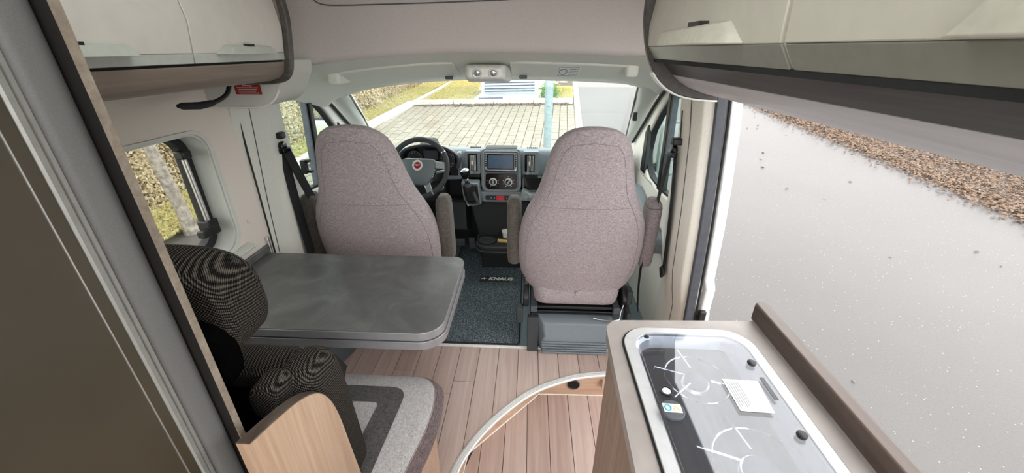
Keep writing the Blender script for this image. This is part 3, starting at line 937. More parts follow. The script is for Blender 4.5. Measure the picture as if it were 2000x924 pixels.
for s in (-1, 1):
    ap = O('pillar_lining', apillar(s, -0.03), 'trim_grey', w3, bev=0.006, angle=60)
    top = Vector((-0.03 + s * 0.842, 2.36, 1.33)); bot = Vector((-0.03 + s * 0.955, 3.06, 0.775))
    O('seal', tube([top, top.lerp(bot, 0.5) + Vector((s * 0.012, 0.028, 0.02)), bot], 0.008, 8), 'rubber', w3)
O('top_edge', loft([[(x, 2.345, beam(x)[6][2] + 0.004), (x, 2.375, beam(x)[6][2] - 0.012), (x, 2.38, beam(x)[6][2] + 0.01)] for x in XS[2:-2]]), 'header_grey', w3)
O('sensor_clip', box(0.838, 0.862, 2.5, 2.53, 1.10, 1.15), 'black_plastic', w3, bev=0.004)
tag(O('mirror_holder', lathe([(0.012, 0), (0.02, 0.01), (0.02, 0.03), (0.0, 0.035)], 14, (-0.86, 2.33, 1.31), (0.3, -0.9, -0.2)), 'black_plastic', None), 'small black knob at the upper left windscreen corner', 'knob')
tag(O('windscreen_sheet', loft([[(-0.585, 2.86, 0.835), (-0.445, 2.86, 0.835), (-0.44, 2.755, 0.925), (-0.455, 2.745, 0.935), (-0.56, 2.745, 0.935), (-0.575, 2.755, 0.925)], [(-0.585, 2.863, 0.838), (-0.445, 2.863, 0.838), (-0.44, 2.758, 0.928), (-0.455, 2.748, 0.938), (-0.56, 2.748, 0.938), (-0.575, 2.758, 0.928)]]), 'grey_film', None), 'translucent grey sheet at the foot of the windscreen', 'badge')  # thin translucent grey sheet following the slope of the glass

# cab doors
DOOR_OUT = [(1.72, -0.12), (1.72, 1.36), (2.06, 1.372), (2.2, 1.335), (2.34, 1.255), (2.55, 1.10), (2.78, 0.93), (3.0, 0.79), (3.0, -0.12)]
DOOR_WIN = [(1.76, 0.86), (1.76, 1.305), (2.08, 1.318), (2.2, 1.275), (2.33, 1.17), (2.44, 1.05), (2.47, 0.92), (2.43, 0.84), (2.33, 0.795), (2.1, 0.785), (1.9, 0.80)]
dwin = round_poly(DOOR_WIN, 0.03, 4)
dwin_in = round_poly([(p[0] + (2.1 - p[0]) * 0.03, p[1] + (1.03 - p[1]) * 0.05) for p in DOOR_WIN], 0.03, 4)
def cab_door(num, x, s, label):
    d = T('door_%d' % num, label, 'door', (x, 2.2, 0), kind='structure')
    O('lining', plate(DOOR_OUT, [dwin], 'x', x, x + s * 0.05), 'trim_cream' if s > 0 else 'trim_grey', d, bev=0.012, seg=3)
    O('window_seal', plate(dwin, [dwin_in], 'x', x + s * 0.012, x + s * 0.045), 'rubber', d, bev=0.004)
    O('pane', prism(dwin_in, 'x', x + s * 0.028, x + s * 0.032), 'green_glass', d)
    O('divider', prism([(2.115, 0.79), (2.165, 0.79), (2.195, 1.30), (2.165, 1.30)] if s < 0 else [(2.09, 0.79), (2.14, 0.79), (2.185, 1.30), (2.145, 1.30)], 'x', x - s * 0.004, x + s * 0.04), 'black_plastic', d, bev=0.005)
    O('guide_rail', prism([(2.092, 0.79), (2.108, 0.79), (2.156, 1.30), (2.142, 1.30)], 'x', x + s * 0.006, x + s * 0.036), 'seal_grey', d)
    arc = spline([(x - s * 0.012, p[0], p[1]) for p in ((1.76, 1.345), (2.05, 1.352), (2.2, 1.315), (2.34, 1.235), (2.54, 1.08), (2.75, 0.92))], 5)
    O('door_seal', tube(arc, 0.009, 8), 'rubber', d)
    O('armrest_ledge', prism([(1.85, 0.52), (2.75, 0.56), (2.75, 0.66), (2.4, 0.72), (1.85, 0.60)], 'x', x - s * 0.07, x), 'dash_grey', d, bev=0.02, seg=3)
    O('quarter_corner', prism([(2.40, 0.80), (2.485, 0.80), (2.485, 1.04), (2.44, 1.09), (2.42, 0.98)], 'x', x - s * 0.012, x + s * 0.01), 'black_plastic', d, bev=0.004)
    return d
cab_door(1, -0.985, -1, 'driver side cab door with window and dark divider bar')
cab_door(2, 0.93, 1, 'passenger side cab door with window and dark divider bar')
tag(O('door_latch', merge(box(-0.93, -0.905, 1.86, 1.89, 0.93, 1.0), box(-0.915, -0.89, 1.87, 1.90, 0.985, 1.0), box(-0.915, -0.89, 1.88, 1.905, 0.93, 0.945)), 'black_plastic', None, 0.003), 'black latch hook on the rear edge of the driver door', 'latch')
def wing_mirror(x, y, z, s, label, mat_):
    t = T('wing_mirror', label, 'mirror', (x, y, z - 0.2))
    O('housing', loft([[(x + s * p[0] * k, y + d, z + p[1] * k) for p in rr(-0.10, 0.10, -0.19, 0.19, 0.05)] for d, k in ((0, 0.97), (0.012, 1.0), (0.07, 0.93), (0.12, 0.7), (0.13, 0.4))]), mat_, t)
    O('mirror_glass', merge(prism([(x + p[0], z + 0.035 + p[1]) for p in rr(-0.08, 0.08, -0.10, 0.135, 0.03)], 'y', y - 0.006, y), prism([(x + p[0], z - 0.125 + p[1]) for p in rr(-0.08, 0.08, -0.045, 0.045, 0.02)], 'y', y - 0.006, y)), 'chrome', t)
    O('arm', box(min(x - s * 0.22, x), max(x - s * 0.22, x), y + 0.02, y + 0.09, z - 0.17, z - 0.11), 'black_plastic', t, bev=0.015)
    return t
wing_mirror(-1.17, 2.62, 0.90, -1, 'white backed wing mirror outside the driver door window', 'black_plastic')
wing_mirror(1.20, 2.72, 0.88, 1, 'grey-green wing mirror seen through the passenger door window', 'tyre_mirror')

# right pillar, door seal and outer skin beside the open sliding door
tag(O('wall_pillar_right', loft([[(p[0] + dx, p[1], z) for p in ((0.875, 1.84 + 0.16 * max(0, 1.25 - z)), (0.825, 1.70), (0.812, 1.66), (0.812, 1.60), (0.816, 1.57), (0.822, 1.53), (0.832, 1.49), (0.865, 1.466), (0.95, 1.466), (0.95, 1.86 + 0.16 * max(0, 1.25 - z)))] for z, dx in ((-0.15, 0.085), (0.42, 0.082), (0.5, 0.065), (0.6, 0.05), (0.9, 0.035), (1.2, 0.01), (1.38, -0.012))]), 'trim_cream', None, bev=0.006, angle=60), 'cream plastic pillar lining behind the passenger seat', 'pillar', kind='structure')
tag(O('trim_7', tube([(0.805, 1.56, 1.36), (0.827, 1.56, 1.2), (0.852, 1.56, 0.9), (0.867, 1.56, 0.6), (0.882, 1.56, 0.5), (0.899, 1.56, 0.42), (0.902, 1.56, -0.1)], 0.002, 6), 'seal_grey', None), 'thin seam running down the right pillar lining', 'seam', kind='structure')
tag(O('trim_8', loft([[(x + a, y_, z) for a, y_ in ((-0.004, 1.452), (0.03, 1.447), (0.036, 1.46), (0.034, 1.475), (-0.004, 1.47))] for x, z in ((0.853, 1.39), (0.868, 1.25), (0.885, 1.05), (0.90, 0.85), (0.913, 0.6), (0.925, 0.35), (0.932, -0.15))]), 'seal_grey', None, bev=0.004), 'dark rubber door seal along the sliding door opening', 'seal', kind='structure')
tag(O('trim_9', tube([(x + 0.04, 1.449, z) for x, z in ((0.853, 1.39), (0.868, 1.25), (0.885, 1.05), (0.90, 0.85), (0.913, 0.6), (0.925, 0.35), (0.932, -0.15))], 0.005, 8), 'rubber', None), 'thin black rubber lip beside the door seal', 'seal', kind='structure')
tag(O('wall_outer_right', loft([[(x + a, y_, z) for a, y_ in ((0.042, 1.45), (0.052, 1.44), (0.085, 1.445), (0.095, 1.475), (0.095, 1.7), (0.042, 1.7))] for x, z in ((0.848, 1.39), (0.868, 1.25), (0.888, 1.05), (0.904, 0.85), (0.915, 0.62), (0.93, 0.57), (0.928, 0.35), (0.932, -0.4))]), 'van_white', None, bev=0.006), 'white painted outer door jamb of the van', 'door jamb', kind='structure')
tag(O('jamb_striker', merge(box(0.965, 0.995, 1.425, 1.447, 0.40, 0.47)), 'black_plastic', None, 0.006), 'black rubber buffer on the white door jamb', 'buffer')
tag(O('wall_right', merge(box(0.93, 0.97, -0.4, 1.49, 1.70, 1.94), box(0.93, 0.97, -0.4, 0.15, -0.2, 1.70)), 'trim_grey', None), 'grey side wall above and behind the open sliding door', 'wall', kind='structure')
tag(O('trim_10', box(0.90, 1.0, 0.15, 1.46, -0.26, -0.185), 'black_plastic', None, 0.006), 'black sill of the sliding door opening', 'sill', kind='structure')
tag(O('wall_left_upper', box(-1.0, -0.96, -0.4, 1.5, 1.42, 1.94), 'bulkhead_fabric', None), 'lined wall behind the left overhead cabinets', 'wall', kind='structure')
tag(O('wall_firewall', box(-1.0, 0.98, 2.95, 2.99, -0.1, 0.76), 'black_soft', None), 'dark bulkhead behind the dashboard', 'wall', kind='structure')
tag(O('bonnet', loft([[(-0.95, 3.09, 0.75), (0.92, 3.09, 0.75), (0.92, 3.09, 0.72), (-0.95, 3.09, 0.72)], [(-0.85, 3.5, 0.60), (0.82, 3.5, 0.60), (0.82, 3.5, 0.57), (-0.85, 3.5, 0.57)], [(-0.75, 3.75, 0.38), (0.72, 3.75, 0.38), (0.72, 3.75, 0.35), (-0.75, 3.75, 0.35)]]), 'van_white', None, bev=0.01), 'white sloping bonnet of the van below the windscreen', 'bonnet', kind='structure')

# ================================================================= FURNITURE
# left overhead cabinet
LC = T('overhead_cabinet', 'cream overhead cabinet above the dinette window with two flap doors', 'cabinet', (-0.8, 0.95, 1.4))
def lprof(d=0.0): return [(-0.580 + d, 1.4675), (-0.577 + d, 1.4885), (-0.567 + d, 1.556), (-0.60 + d, 1.80)]
O('carcass', prism([(-0.955, 1.44), (-0.64, 1.425), (-0.612, 1.45), (-0.60, 1.48), (-0.59, 1.556), (-0.63, 1.80), (-0.955, 1.88)], 'y', -0.2, 1.355), 'trim_grey', LC)
O('fascia', prism([(-0.955, 1.425), (-0.955, 1.405), (-0.70, 1.402), (-0.645, 1.404), (-0.612, 1.414), (-0.593, 1.432), (-0.585, 1.462), (-0.60, 1.462), (-0.62, 1.44), (-0.66, 1.42)], 'y', -0.2, 1.355), 'wood_grey_y', LC)
O('shadow_gap', box(-0.62, -0.592, -0.2, 1.355, 1.460, 1.470), 'black_soft', LC)
for k, (y0, y1) in enumerate(((0.36, 0.973), (0.977, 1.347))):
    p = lprof()
    d = O('door', prism(sheet(p[1:], 0.018), 'y', y0, y1), 'cabinet_door', LC, bev=0.002)
    O('lower_band', prism(sheet(p[:2], 0.018), 'y', y0, y1), 'cabinet_band', d, bev=0.0015)
    c = (1.045, 1.272) if k == 1 else (0.585, 0.815)
    def hand(sx):
        a, e = c
        return [(-0.578, a, 1.4875), (-0.578, e, 1.4875), (-0.573, e - 0.012, 1.508), (-0.573, a + 0.035, 1.508)], [(-0.548, a + 0.02, 1.4865), (-0.548, e - 0.004, 1.4865), (-0.556, e - 0.02, 1.505), (-0.556, a + 0.045, 1.505)]
    h0, h1 = hand(0)
    hn = O('handle', loft([h0, h1]), 'cabinet_band', d, bev=0.002)
    ym = c[0] + 0.12
    O('latch_slot', box(-0.572, -0.558, ym - 0.013, ym + 0.013, 1.503, 1.511), 'black_gloss', d)
lend = spline([(-0.566, 1.80), (-0.556, 1.70), (-0.546, 1.60), (-0.551, 1.54), (-0.562, 1.47), (-0.574, 1.43), (-0.597, 1.405), (-0.64, 1.394), (-0.72, 1.392)], 5)
O('end_panel', prism(sheet([(p[0], p[1]) for p in lend], -0.022), 'y', 1.348, 1.372), 'wood_dark_y', LC, bev=0.004)
O('end_cover', prism([(-0.955, 1.405)] + [(p[0] - 0.008, p[1] + 0.006) for p in lend[::-1]] + [(-0.955, 1.80)], 'y', 1.35, 1.362), 'wood_grey_y', LC)

# gooseneck reading light
gl_ = T('reading_light', 'black flexible reading light hanging below the left overhead cabinet', 'lamp', (-0.75, 1.31, 1.4))
O('neck', tube(spline([(-0.75, 1.295, 1.405), (-0.75, 1.293, 1.395), (-0.75, 1.275, 1.373), (-0.75, 1.245, 1.36), (-0.75, 1.205, 1.352)], 5), 0.0065, 10), 'black_plastic', gl_)
O('lamp_head', tube([(-0.75, 1.21, 1.353), (-0.75, 1.195, 1.351), (-0.75, 1.15, 1.350), (-0.75, 1.09, 1.356), (-0.75, 1.075, 1.358)], [0.006, 0.0095, 0.0105, 0.0095, 0.005], 12), 'black_soft', gl_)
O('mount', lathe([(0.016, 0), (0.016, -0.008), (0.008, -0.012)], 16, (-0.75, 1.295, 1.405)), 'black_plastic', gl_)

# right overhead cabinet
RC = T('overhead_cabinet', 'dark wood trimmed overhead cabinet above the open sliding door', 'cabinet', (0.75, 0.6, 1.36))
O('carcass', prism([(0.80, 1.40), (0.80, 1.385), (0.665, 1.435), (0.625, 1.47), (0.59, 1.51), (0.59, 1.56), (0.64, 1.88), (0.80, 1.90)], 'y', -0.2, 1.335), 'wood_dark_y', RC)
fs = [(0.612, 1.464), (0.620, 1.455), (0.634, 1.442), (0.650, 1.4265)]
O('fascia', prism(sheet(fs, 0.014), 'y', -0.2, 1.335), 'wood_dark_y', RC, bev=0.002)
fb = [(0.650, 1.426), (0.672, 1.408), (0.705, 1.390), (0.75, 1.374), (0.80, 1.364)]
O('under_panel', prism(sheet(fb, 0.012), 'y', -0.2, 1.335), 'wood_lit_under', RC, bev=0.001)
O('shadow_gap', box(0.585, 0.622, -0.2, 1.335, 1.463, 1.474), 'black_soft', RC)
for k, (y0, y1) in enumerate(((0.628, 1.325), (-0.15, 0.618))):
    pr_ = [(0.560, 1.5065), (0.557, 1.56), (0.60, 1.86)]
    d = O('door', prism(sheet(pr_, -0.018), 'y', y0, y1), 'cabinet_door_side', RC, bev=0.002)
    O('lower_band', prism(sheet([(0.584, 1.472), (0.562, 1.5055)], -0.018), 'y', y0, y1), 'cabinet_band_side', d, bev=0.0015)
    if k == 0:
        a, e, q = 0.725, 1.10, 0.81
    else:
        a, e, q = -0.06, 0.372, 0.03
    dx = 0.56
    g = loft([[(dx, a, 1.507), (dx, a + 0.065, 1.546), (dx, e - 0.01, 1.544), (dx, e, 1.507)],
              [(dx - 0.045, q, 1.507), (dx - 0.038, q + 0.012, 1.538), (dx - 0.038, e - 0.03, 1.536), (dx - 0.045, e - 0.02, 1.507)]])
    if k == 1:
        g = loft([[(dx, a, 1.507), (dx, a + 0.05, 1.55), (dx, e - 0.03, 1.55), (dx, e, 1.507)],
                  [(dx - 0.024, a, 1.507), (dx - 0.024, a + 0.06, 1.54), (dx - 0.024, e - 0.04, 1.54), (dx - 0.028, e - 0.012, 1.507)]])
    O('handle', g, 'handle_grey', d, bev=0.003)
    ym = 0.915 if k == 0 else 0.15
    O('latch_slot', box(dx - 0.022, dx - 0.002, ym - 0.03, ym + 0.03, 1.5385, 1.549), 'black_gloss', d)
O('door_gap', prism(sheet([(0.589, 1.472), (0.566, 1.5065), (0.562, 1.56), (0.605, 1.86)], -0.012), 'y', 0.616, 0.630), 'handle_grey', RC)
rend = spline([(0.556, 1.86), (0.543, 1.70), (0.541, 1.60), (0.548, 1.545), (0.566, 1.48), (0.597, 1.425), (0.635, 1.39), (0.68, 1.368), (0.735, 1.357), (0.80, 1.353)], 5)
O('end_panel', prism(sheet([(p[0], p[1]) for p in rend], 0.045), 'y', 1.328, 1.352), 'wood_dark_y', RC, bev=0.003)
O('end_cover', prism([(p[0] + 0.012, p[1] + 0.008) for p in rend] + [(0.812, 1.86)], 'y', 1.335, 1.348), 'wood_dark_y', RC)
O('white_lip', prism(sheet([(p[0], p[1]) for p in rend[24:]], -0.005), 'y', 1.326, 1.365), 'white_plastic', RC)

# wardrobe beside the camera
WR = T('wardrobe', 'tall dark wardrobe with brown door and grey rounded edge in the left foreground', 'wardrobe', (-0.6, 0.2, 0))
sp_ = O('side_panel', box(-0.93, -0.2805, 0.441, 0.4525, 0.0, 1.9), 'wood_dark', WR)
O('edge_strip', box(-0.2805, -0.279, 0.441, 0.4525, 0.0, 1.9), 'wood_strip', sp_)
O('rounded_edge', prism(spline([(-0.303, 0.4405), (-0.2985, 0.4395), (-0.2945, 0.432), (-0.2945, 0.422), (-0.299, 0.409), (-0.306, 0.4)], 4) + [(-0.33, 0.4), (-0.33, 0.4405)], 'z', 0.0, 1.9), 'wardrobe_grey', WR)
O('metal_profile', prism([(-0.304, 0.3995), (-0.301, 0.397), (-0.301, 0.393), (-0.3035, 0.392), (-0.3035, 0.390), (-0.3005, 0.389), (-0.3005, 0.383), (-0.303, 0.381), (-0.33, 0.381), (-0.33, 0.3995)], 'z', 0.0, 1.9), 'profile_metal', WR)
dr = O('door', box(-0.33, -0.3055, -0.35, 0.3665, 0.01, 1.89), 'wardrobe_door', WR, bev=0.0015)
O('door_edge', box(-0.33, -0.304, 0.367, 0.3805, 0.01, 1.89), 'wardrobe_door', WR)
O('door_seam', box(-0.31, -0.3045, 0.3655, 0.3675, 0.01, 1.89), 'aluminium', dr)
O('back_body', box(-0.93, -0.335, -0.35, 0.441, 0.0, 1.9), 'wood_dark', WR)

# kitchen block
KB = T('kitchen_unit', 'wood-fronted kitchen base unit at the sliding door', 'cabinet', (0.64, 0.34, -0.18))
O('body', prism([(0.454, 0.868), (0.925, 0.879), (0.925, -0.28), (0.422, -0.28)], 'z', -0.18, 0.79), 'wood_panel', KB)
def kx_(y): return 0.454 - (0.868 - y) * 0.0275
O('end_stile', prism([(kx_(0.868) - 0.006, 0.872), (0.48, 0.872), (0.48, 0.80), (kx_(0.80) - 0.006, 0.80)], 'z', -0.18, 0.79), 'wood_panel', KB, bev=0.003)
for y0, y1 in ((0.45, 0.796), (0.02, 0.445)):
    d = O('door', prism([(kx_(y1) - 0.014, y1), (kx_(y1), y1), (kx_(y0), y0), (kx_(y0) - 0.014, y0)], 'z', -0.1, 0.61), 'wood_panel', KB, bev=0.003)
    O('drawer_front', prism([(kx_(y1) - 0.014, y1), (kx_(y1), y1), (kx_(y0), y0), (kx_(y0) - 0.014, y0)], 'z', 0.616, 0.784), 'wood_panel', KB, bev=0.003)
    O('knob', lathe([(0.01, 0), (0.012, 0.006), (0, 0.007)], 14, (kx_(y0 + 0.05) - 0.014, y0 + 0.05, 0.57), (-1, 0, 0)), 'silver', d)
WT = T('worktop', 'grey-brown laminate worktop with rounded corner around the gas hob', 'worktop', (0.6, 0.3, 0.87))
wt_out = round_poly([(0.405, 0.787), (0.835, 0.803), (0.835, -0.25), (0.365, -0.25)], [0.045, 0.004, 0.004, 0.004], 8)
hob_in = rr(0.448, 0.71, 0.16, 0.742, 0.055, 8)
O('top', plate(wt_out, [hob_in], 'z', 0.874, 0.90), 'worktop', WT, bev=0.002)
O('edge_band', prism(round_poly([(0.407, 0.785), (0.833, 0.801), (0.833, -0.25), (0.367, -0.25)], [0.045, 0.004, 0.004, 0.004], 8), 'z', 0.866, 0.8745), 'wood_dark_y', WT)
RL = T('splash_rail', 'dark wooden rail standing along the outer edge of the worktop', 'rail', (0.79, 0.3, 0.9))
O('rail', prism([(0.768, 0.812), (0.772, 0.82), (0.785, 0.825), (0.797, 0.822), (0.80, 0.812), (0.80, -0.25), (0.768, -0.25)], 'z', 0.895, 0.942), 'rail_wood', RL, bev=0.006, seg=3)

HB = T('gas_hob', 'built-in steel gas hob with two burners under a glass lid', 'hob', (0.58, 0.45, 0.9))
ho, hi_ = rr(0.434, 0.722, 0.145, 0.755, 0.062, 9), rr(0.458, 0.700, 0.168, 0.733, 0.048, 9)
O('frame', plate(ho, [hi_], 'z', 0.898, 0.9065), 'steel', HB, bev=0.003)
O('frame_seal', plate(rr(0.430, 0.726, 0.141, 0.759, 0.064, 9), [rr(0.436, 0.72, 0.147, 0.753, 0.06, 9)], 'z', 0.8985, 0.902), 'rubber', HB)
O('tray_wall', loft([[(p[0], p[1], 0.9) for p in hi_], [(p[0], p[1], 0.895) for p in rr(0.464, 0.694, 0.174, 0.727, 0.045, 9)], [(p[0], p[1], 0.862) for p in rr(0.472, 0.686, 0.182, 0.719, 0.04, 9)]], cap=False), 'steel', HB)
O('tray', prism(rr(0.47, 0.688, 0.18, 0.721, 0.042, 9), 'z', 0.855, 0.862), 'steel', HB)
def burner(x, y, s):
    b_ = O('burner', lathe([(0.05 * s, 0), (0.052 * s, 0.003), (0.034 * s, 0.006), (0.032 * s, 0.014), (0.028 * s, 0.018), (0.0, 0.019)], 28, (x, y, 0.862)), 'silver', HB)
    O('burner_cap', lathe([(0.024 * s, 0.018), (0.025 * s, 0.022), (0.02 * s, 0.024), (0, 0.0245)], 28, (x, y, 0.862)), 'seal_grey', b_)
    ring = [(x + 0.068 * s * math.cos(a), y + 0.068 * s * math.sin(a), 0.889) for a in np.linspace(0, 2 * math.pi, 36, endpoint=False)]
    O('pan_support', merge(tube(ring, 0.0022, 6, True), *[tube([(x + r_ * s * math.cos(R(a)), y + r_ * s * math.sin(R(a)), z_) for r_, z_ in ((0.092, 0.863), (0.088, 0.893), (0.068, 0.893), (0.028, 0.893))], 0.0022, 6) for a in (100, 220, 340, 160)]), 'chrome', HB)
burner(0.565, 0.615, 0.92)
burner(0.60, 0.425, 1.12)
burner(0.555, 0.26, 0.9)
lid = O('glass_lid', prism(rr(0.462, 0.697, 0.172, 0.730, 0.046, 9), 'z', 0.9085, 0.9135), 'hob_glass', HB, bev=0.0015)
O('lid_print_band', plate(rr(0.645, 0.69, 0.2, 0.705, 0.004), [], 'z', 0.9064, 0.9068), 'grey_film', lid)
for y in (0.64, 0.472, 0.25):
    O('hinge_screw', lathe([(0.0, 0), (0.0085, 0), (0.0085, 0.002), (0.006, 0.0035), (0, 0.0036)], 18, (0.681, y, 0.9137)), 'black_plastic', lid)
O('grommet', lathe([(0.0095, 0), (0.0125, 0), (0.0125, 0.003), (0.0095, 0.003), (0.0095, 0)], 24, (0.482, 0.556, 0.9137)), 'black_plastic', lid)
O('grommet_pin', lathe([(0.0, 0), (0.008, 0), (0.008, 0.0015), (0, 0.0016)], 20, (0.482, 0.556, 0.9137)), 'steel', lid)
O('corner_stud', lathe([(0.0, 0), (0.006, 0), (0.005, 0.002), (0, 0.0022)], 16, (0.485, 0.712, 0.9137)), 'black_plastic', lid)
kn = O('lid_disc', lathe([(0.0, 0), (0.021, 0), (0.021, 0.004), (0.02, 0.005), (0, 0.005)], 32, (0.479, 0.511, 0.9137)), 'seal_grey', lid)
stc = T('instruction_sticker', 'white instruction paper lying on the hob glass lid', 'sticker', (0.63, 0.55, 0.9137))
O('paper', prism([(0.600, 0.592), (0.668, 0.590), (0.660, 0.514), (0.601, 0.517)], 'z', 0.9138, 0.9143), 'sticker_grey', stc)
O('white_field', prism([(0.600, 0.592), (0.630, 0.591), (0.630, 0.5155), (0.601, 0.517)], 'z', 0.9144, 0.9147), 'white_paper', stc)
O('print', merge(*[box(0.6045 + 0.0042 * k, 0.606 + 0.0042 * k, 0.523 + 0.004 * (k % 3), 0.586, 0.9147, 0.9149) for k in range(6)]), 'print_grey', stc)
st2 = T('safety_sticker', 'small white sticker with blue circle and yellow triangle on the round hob disc', 'sticker', (0.479, 0.511, 0.919))
O('film', prism([(0.463, 0.523), (0.495, 0.5215), (0.494, 0.503), (0.4625, 0.5045)], 'z', 0.9189, 0.9193), 'white_paper', st2)
O('blue_ring', tube([(0.471 + 0.0052 * math.cos(a), 0.513 + 0.0062 * math.sin(a), 0.9195) for a in np.linspace(0, 2 * math.pi, 16, endpoint=False)], 0.0014, 6, True), 'label_blue', st2)
O('yellow_triangle', tube([(0.480, 0.508, 0.9195), (0.4905, 0.508, 0.9195), (0.485, 0.518, 0.9195)], 0.001, 6, True), 'label_yellow', st2)
O('maker_plate', prism(rr(0.676, 0.684, 0.545, 0.60, 0.002), 'z', 0.9138, 0.9144), 'seal_grey', lid)
# the kitchen top is drawn at 1 : 1.12
for o_, p_ in ((WT, (0.6462, 0.336, 0.7944)), (RL, (0.859, 0.336, 0.828)), (HB, (0.6238, 0.504, 0.828)), (stc, (0.6798, 0.616, 0.8433)), (st2, (0.5107, 0.5723, 0.8493))):
    o_.location = p_
    o_.scale = (1.12, 1.12, 1.12)

# table
TB = T('dinette_table', 'grey stone-look table with a fold-out second leaf below', 'table', (-0.5, 1.2, 0.0))
t_out = rr(-0.912, -0.052, 0.953, 1.452, [0.045, 0.012, 0.02, 0.075], 8)
O('tabletop', prism(rr(-0.9105, -0.0535, 0.9545, 1.4505, [0.0445, 0.0115, 0.0195, 0.0745], 8), 'z', 0.698, 0.7015), 'table_stone', TB)
O('edge_band', prism(t_out, 'z', 0.669, 0.699), 'table_edge', TB, bev=0.002)
O('spacer', prism(rr(-0.90, -0.09, 0.993, 1.42, 0.05), 'z', 0.655, 0.67), 'black_soft', TB)
O('swing_leaf', prism(rr(-0.88, -0.05, 0.958, 1.455, [0.05, 0.012, 0.04, 0.08], 8), 'z', 0.628, 0.659), 'table_edge', TB, bev=0.002)
O('underside', prism(rr(-0.84, -0.09, 1.0, 1.42, 0.04), 'z', 0.605, 0.629), 'black_soft', TB)
O('leg', prism(rr(-0.80, -0.74, 1.10, 1.15, 0.02), 'z', 0.0, 0.61), 'box_plastic', TB)
bx = T('floor_box', 'dark grey plastic floor box under the table by the left wall', 'box', (-0.82, 1.57, 0))
O('cover', loft([[(-0.94, 1.68, 0.0), (-0.94, 1.50, 0.0), (-0.765, 1.49, 0.0), (-0.725, 1.62, 0.0), (-0.725, 1.68, 0.0)], [(-0.94, 1.68, 0.11), (-0.94, 1.52, 0.11), (-0.80, 1.51, 0.11), (-0.755, 1.61, 0.11), (-0.755, 1.68, 0.11)]]), 'box_plastic', bx, bev=0.008)
O('rib', box(-0.86, -0.85, 1.488, 1.505, 0.0, 0.1), 'dash_dark', bx, bev=0.003)

# dinette bench
BN = T('dinette_bench', 'dinette bench with grey striped cushion, dark tweed backrest and wooden side panel', 'bench', (-0.5, 0.8, 0))
O('base', prism(round_poly([(-0.92, 0.50), (-0.92, 0.99), (-0.135, 0.99), (-0.10, 0.95), (-0.12, 0.50)], 0.02), 'z', 0.0, 0.352), 'riser_wood', BN, bev=0.004)
def cush(d, z):
    return [(x, y, z) for x, y in round_poly([(-0.90 + d, 0.60), (-0.90 + d, 1.045 - d), (-0.10 - d, 1.035 - d), (-0.075 - d, 0.87), (-0.125 - d, 0.60)], [0.02, 0.03, 0.075, 0.1, 0.02], 6)]
O('seat_cushion_side', loft([cush(0.012, 0.353), cush(-0.012, 0.366), cush(-0.02, 0.395), cush(-0.008, 0.425), cush(0.006, 0.44)]), 'cushion_side', BN)
sc = O('seat_cushion', loft([cush(0.0, 0.425), cush(0.004, 0.438), cush(0.014, 0.447), cush(0.035, 0.452), cush(0.10, 0.456)]), 'cushion_light', BN)
def cush_z(x, y):
    d = min(1.045 - y, -0.09 - x)
    return 0.452 + 0.004 * min(1, max(0, (d - 0.035) / 0.065)) + 0.0018
so = round_poly([(-0.90, 0.972), (-0.185, 0.965), (-0.205, 0.58)], [0, 0.06, 0], 8)
si = round_poly([(-0.90, 0.905), (-0.262, 0.900), (-0.285, 0.58)], [0, 0.02, 0], 8)
def stripe_pts(pts): 
    o_ = [pts[0]]
    for p in pts[1:]:
        if (Vector(p) - Vector(o_[-1])).length > 1e-4: o_.append(p)
    return o_
def densify(pts, n_):
    P = [Vector(p) for p in pts]
    L_ = [0]
    for a, c in zip(P[:-1], P[1:]): L_.append(L_[-1] + (c - a).length)
    out = []
    for k in range(n_):
        s = L_[-1] * k / (n_ - 1)
        for i in range(len(P) - 1):
            if L_[i] <= s <= L_[i + 1] + 1e-9:
                t = (s - L_[i]) / max(1e-9, L_[i + 1] - L_[i])
                out.append(P[i].lerp(P[i + 1], t)); break
    return out
def corner_param(outer, inner):
    # match straight / corner / straight runs so that the band stays even
    A = densify(outer[:1] + [outer[6]], 14) + [Vector(p) for p in outer[6:15]] + densify([outer[14], outer[-1]], 14)
    B = densify(inner[:1] + [inner[6]], 14) + [Vector(p) for p in inner[6:15]] + densify([inner[14], inner[-1]], 14)
    return A, B
so3 = [(-0.90, 0.972)] + round_poly([(-0.90, 0.972), (-0.185, 0.965), (-0.205, 0.58)], [0.001, 0.06, 0.001], 8)[9:18] + [(-0.205, 0.58)]
si3 = [(-0.90, 0.905)] + round_poly([(-0.90, 0.905), (-0.262, 0.900), (-0.285, 0.58)], [0.001, 0.022, 0.001], 8)[9:18] + [(-0.285, 0.58)]
A = densify([so3[0], so3[1]], 14) + [Vector(p) for p in so3[2:9]] + densify([so3[9], so3[10]], 14)
B = densify([si3[0], si3[1]], 14) + [Vector(p) for p in si3[2:9]] + densify([si3[9], si3[10]], 14)
v_, f_ = [], []
for a, c in zip(A, B):
    mid = a.lerp(c, 0.5)
    for q in (a, mid, c):
        v_.append((q.x, q.y, cush_z(q.x, q.y)))
for i in range(len(A) - 1):
    for j in range(2):
        f_.append((i * 3 + j, i * 3 + j + 1, (i + 1) * 3 + j + 1, (i + 1) * 3 + j))
O('cushion_stripe', thick((v_, f_), (0, 0, -0.004)), 'cushion_stripe', sc)

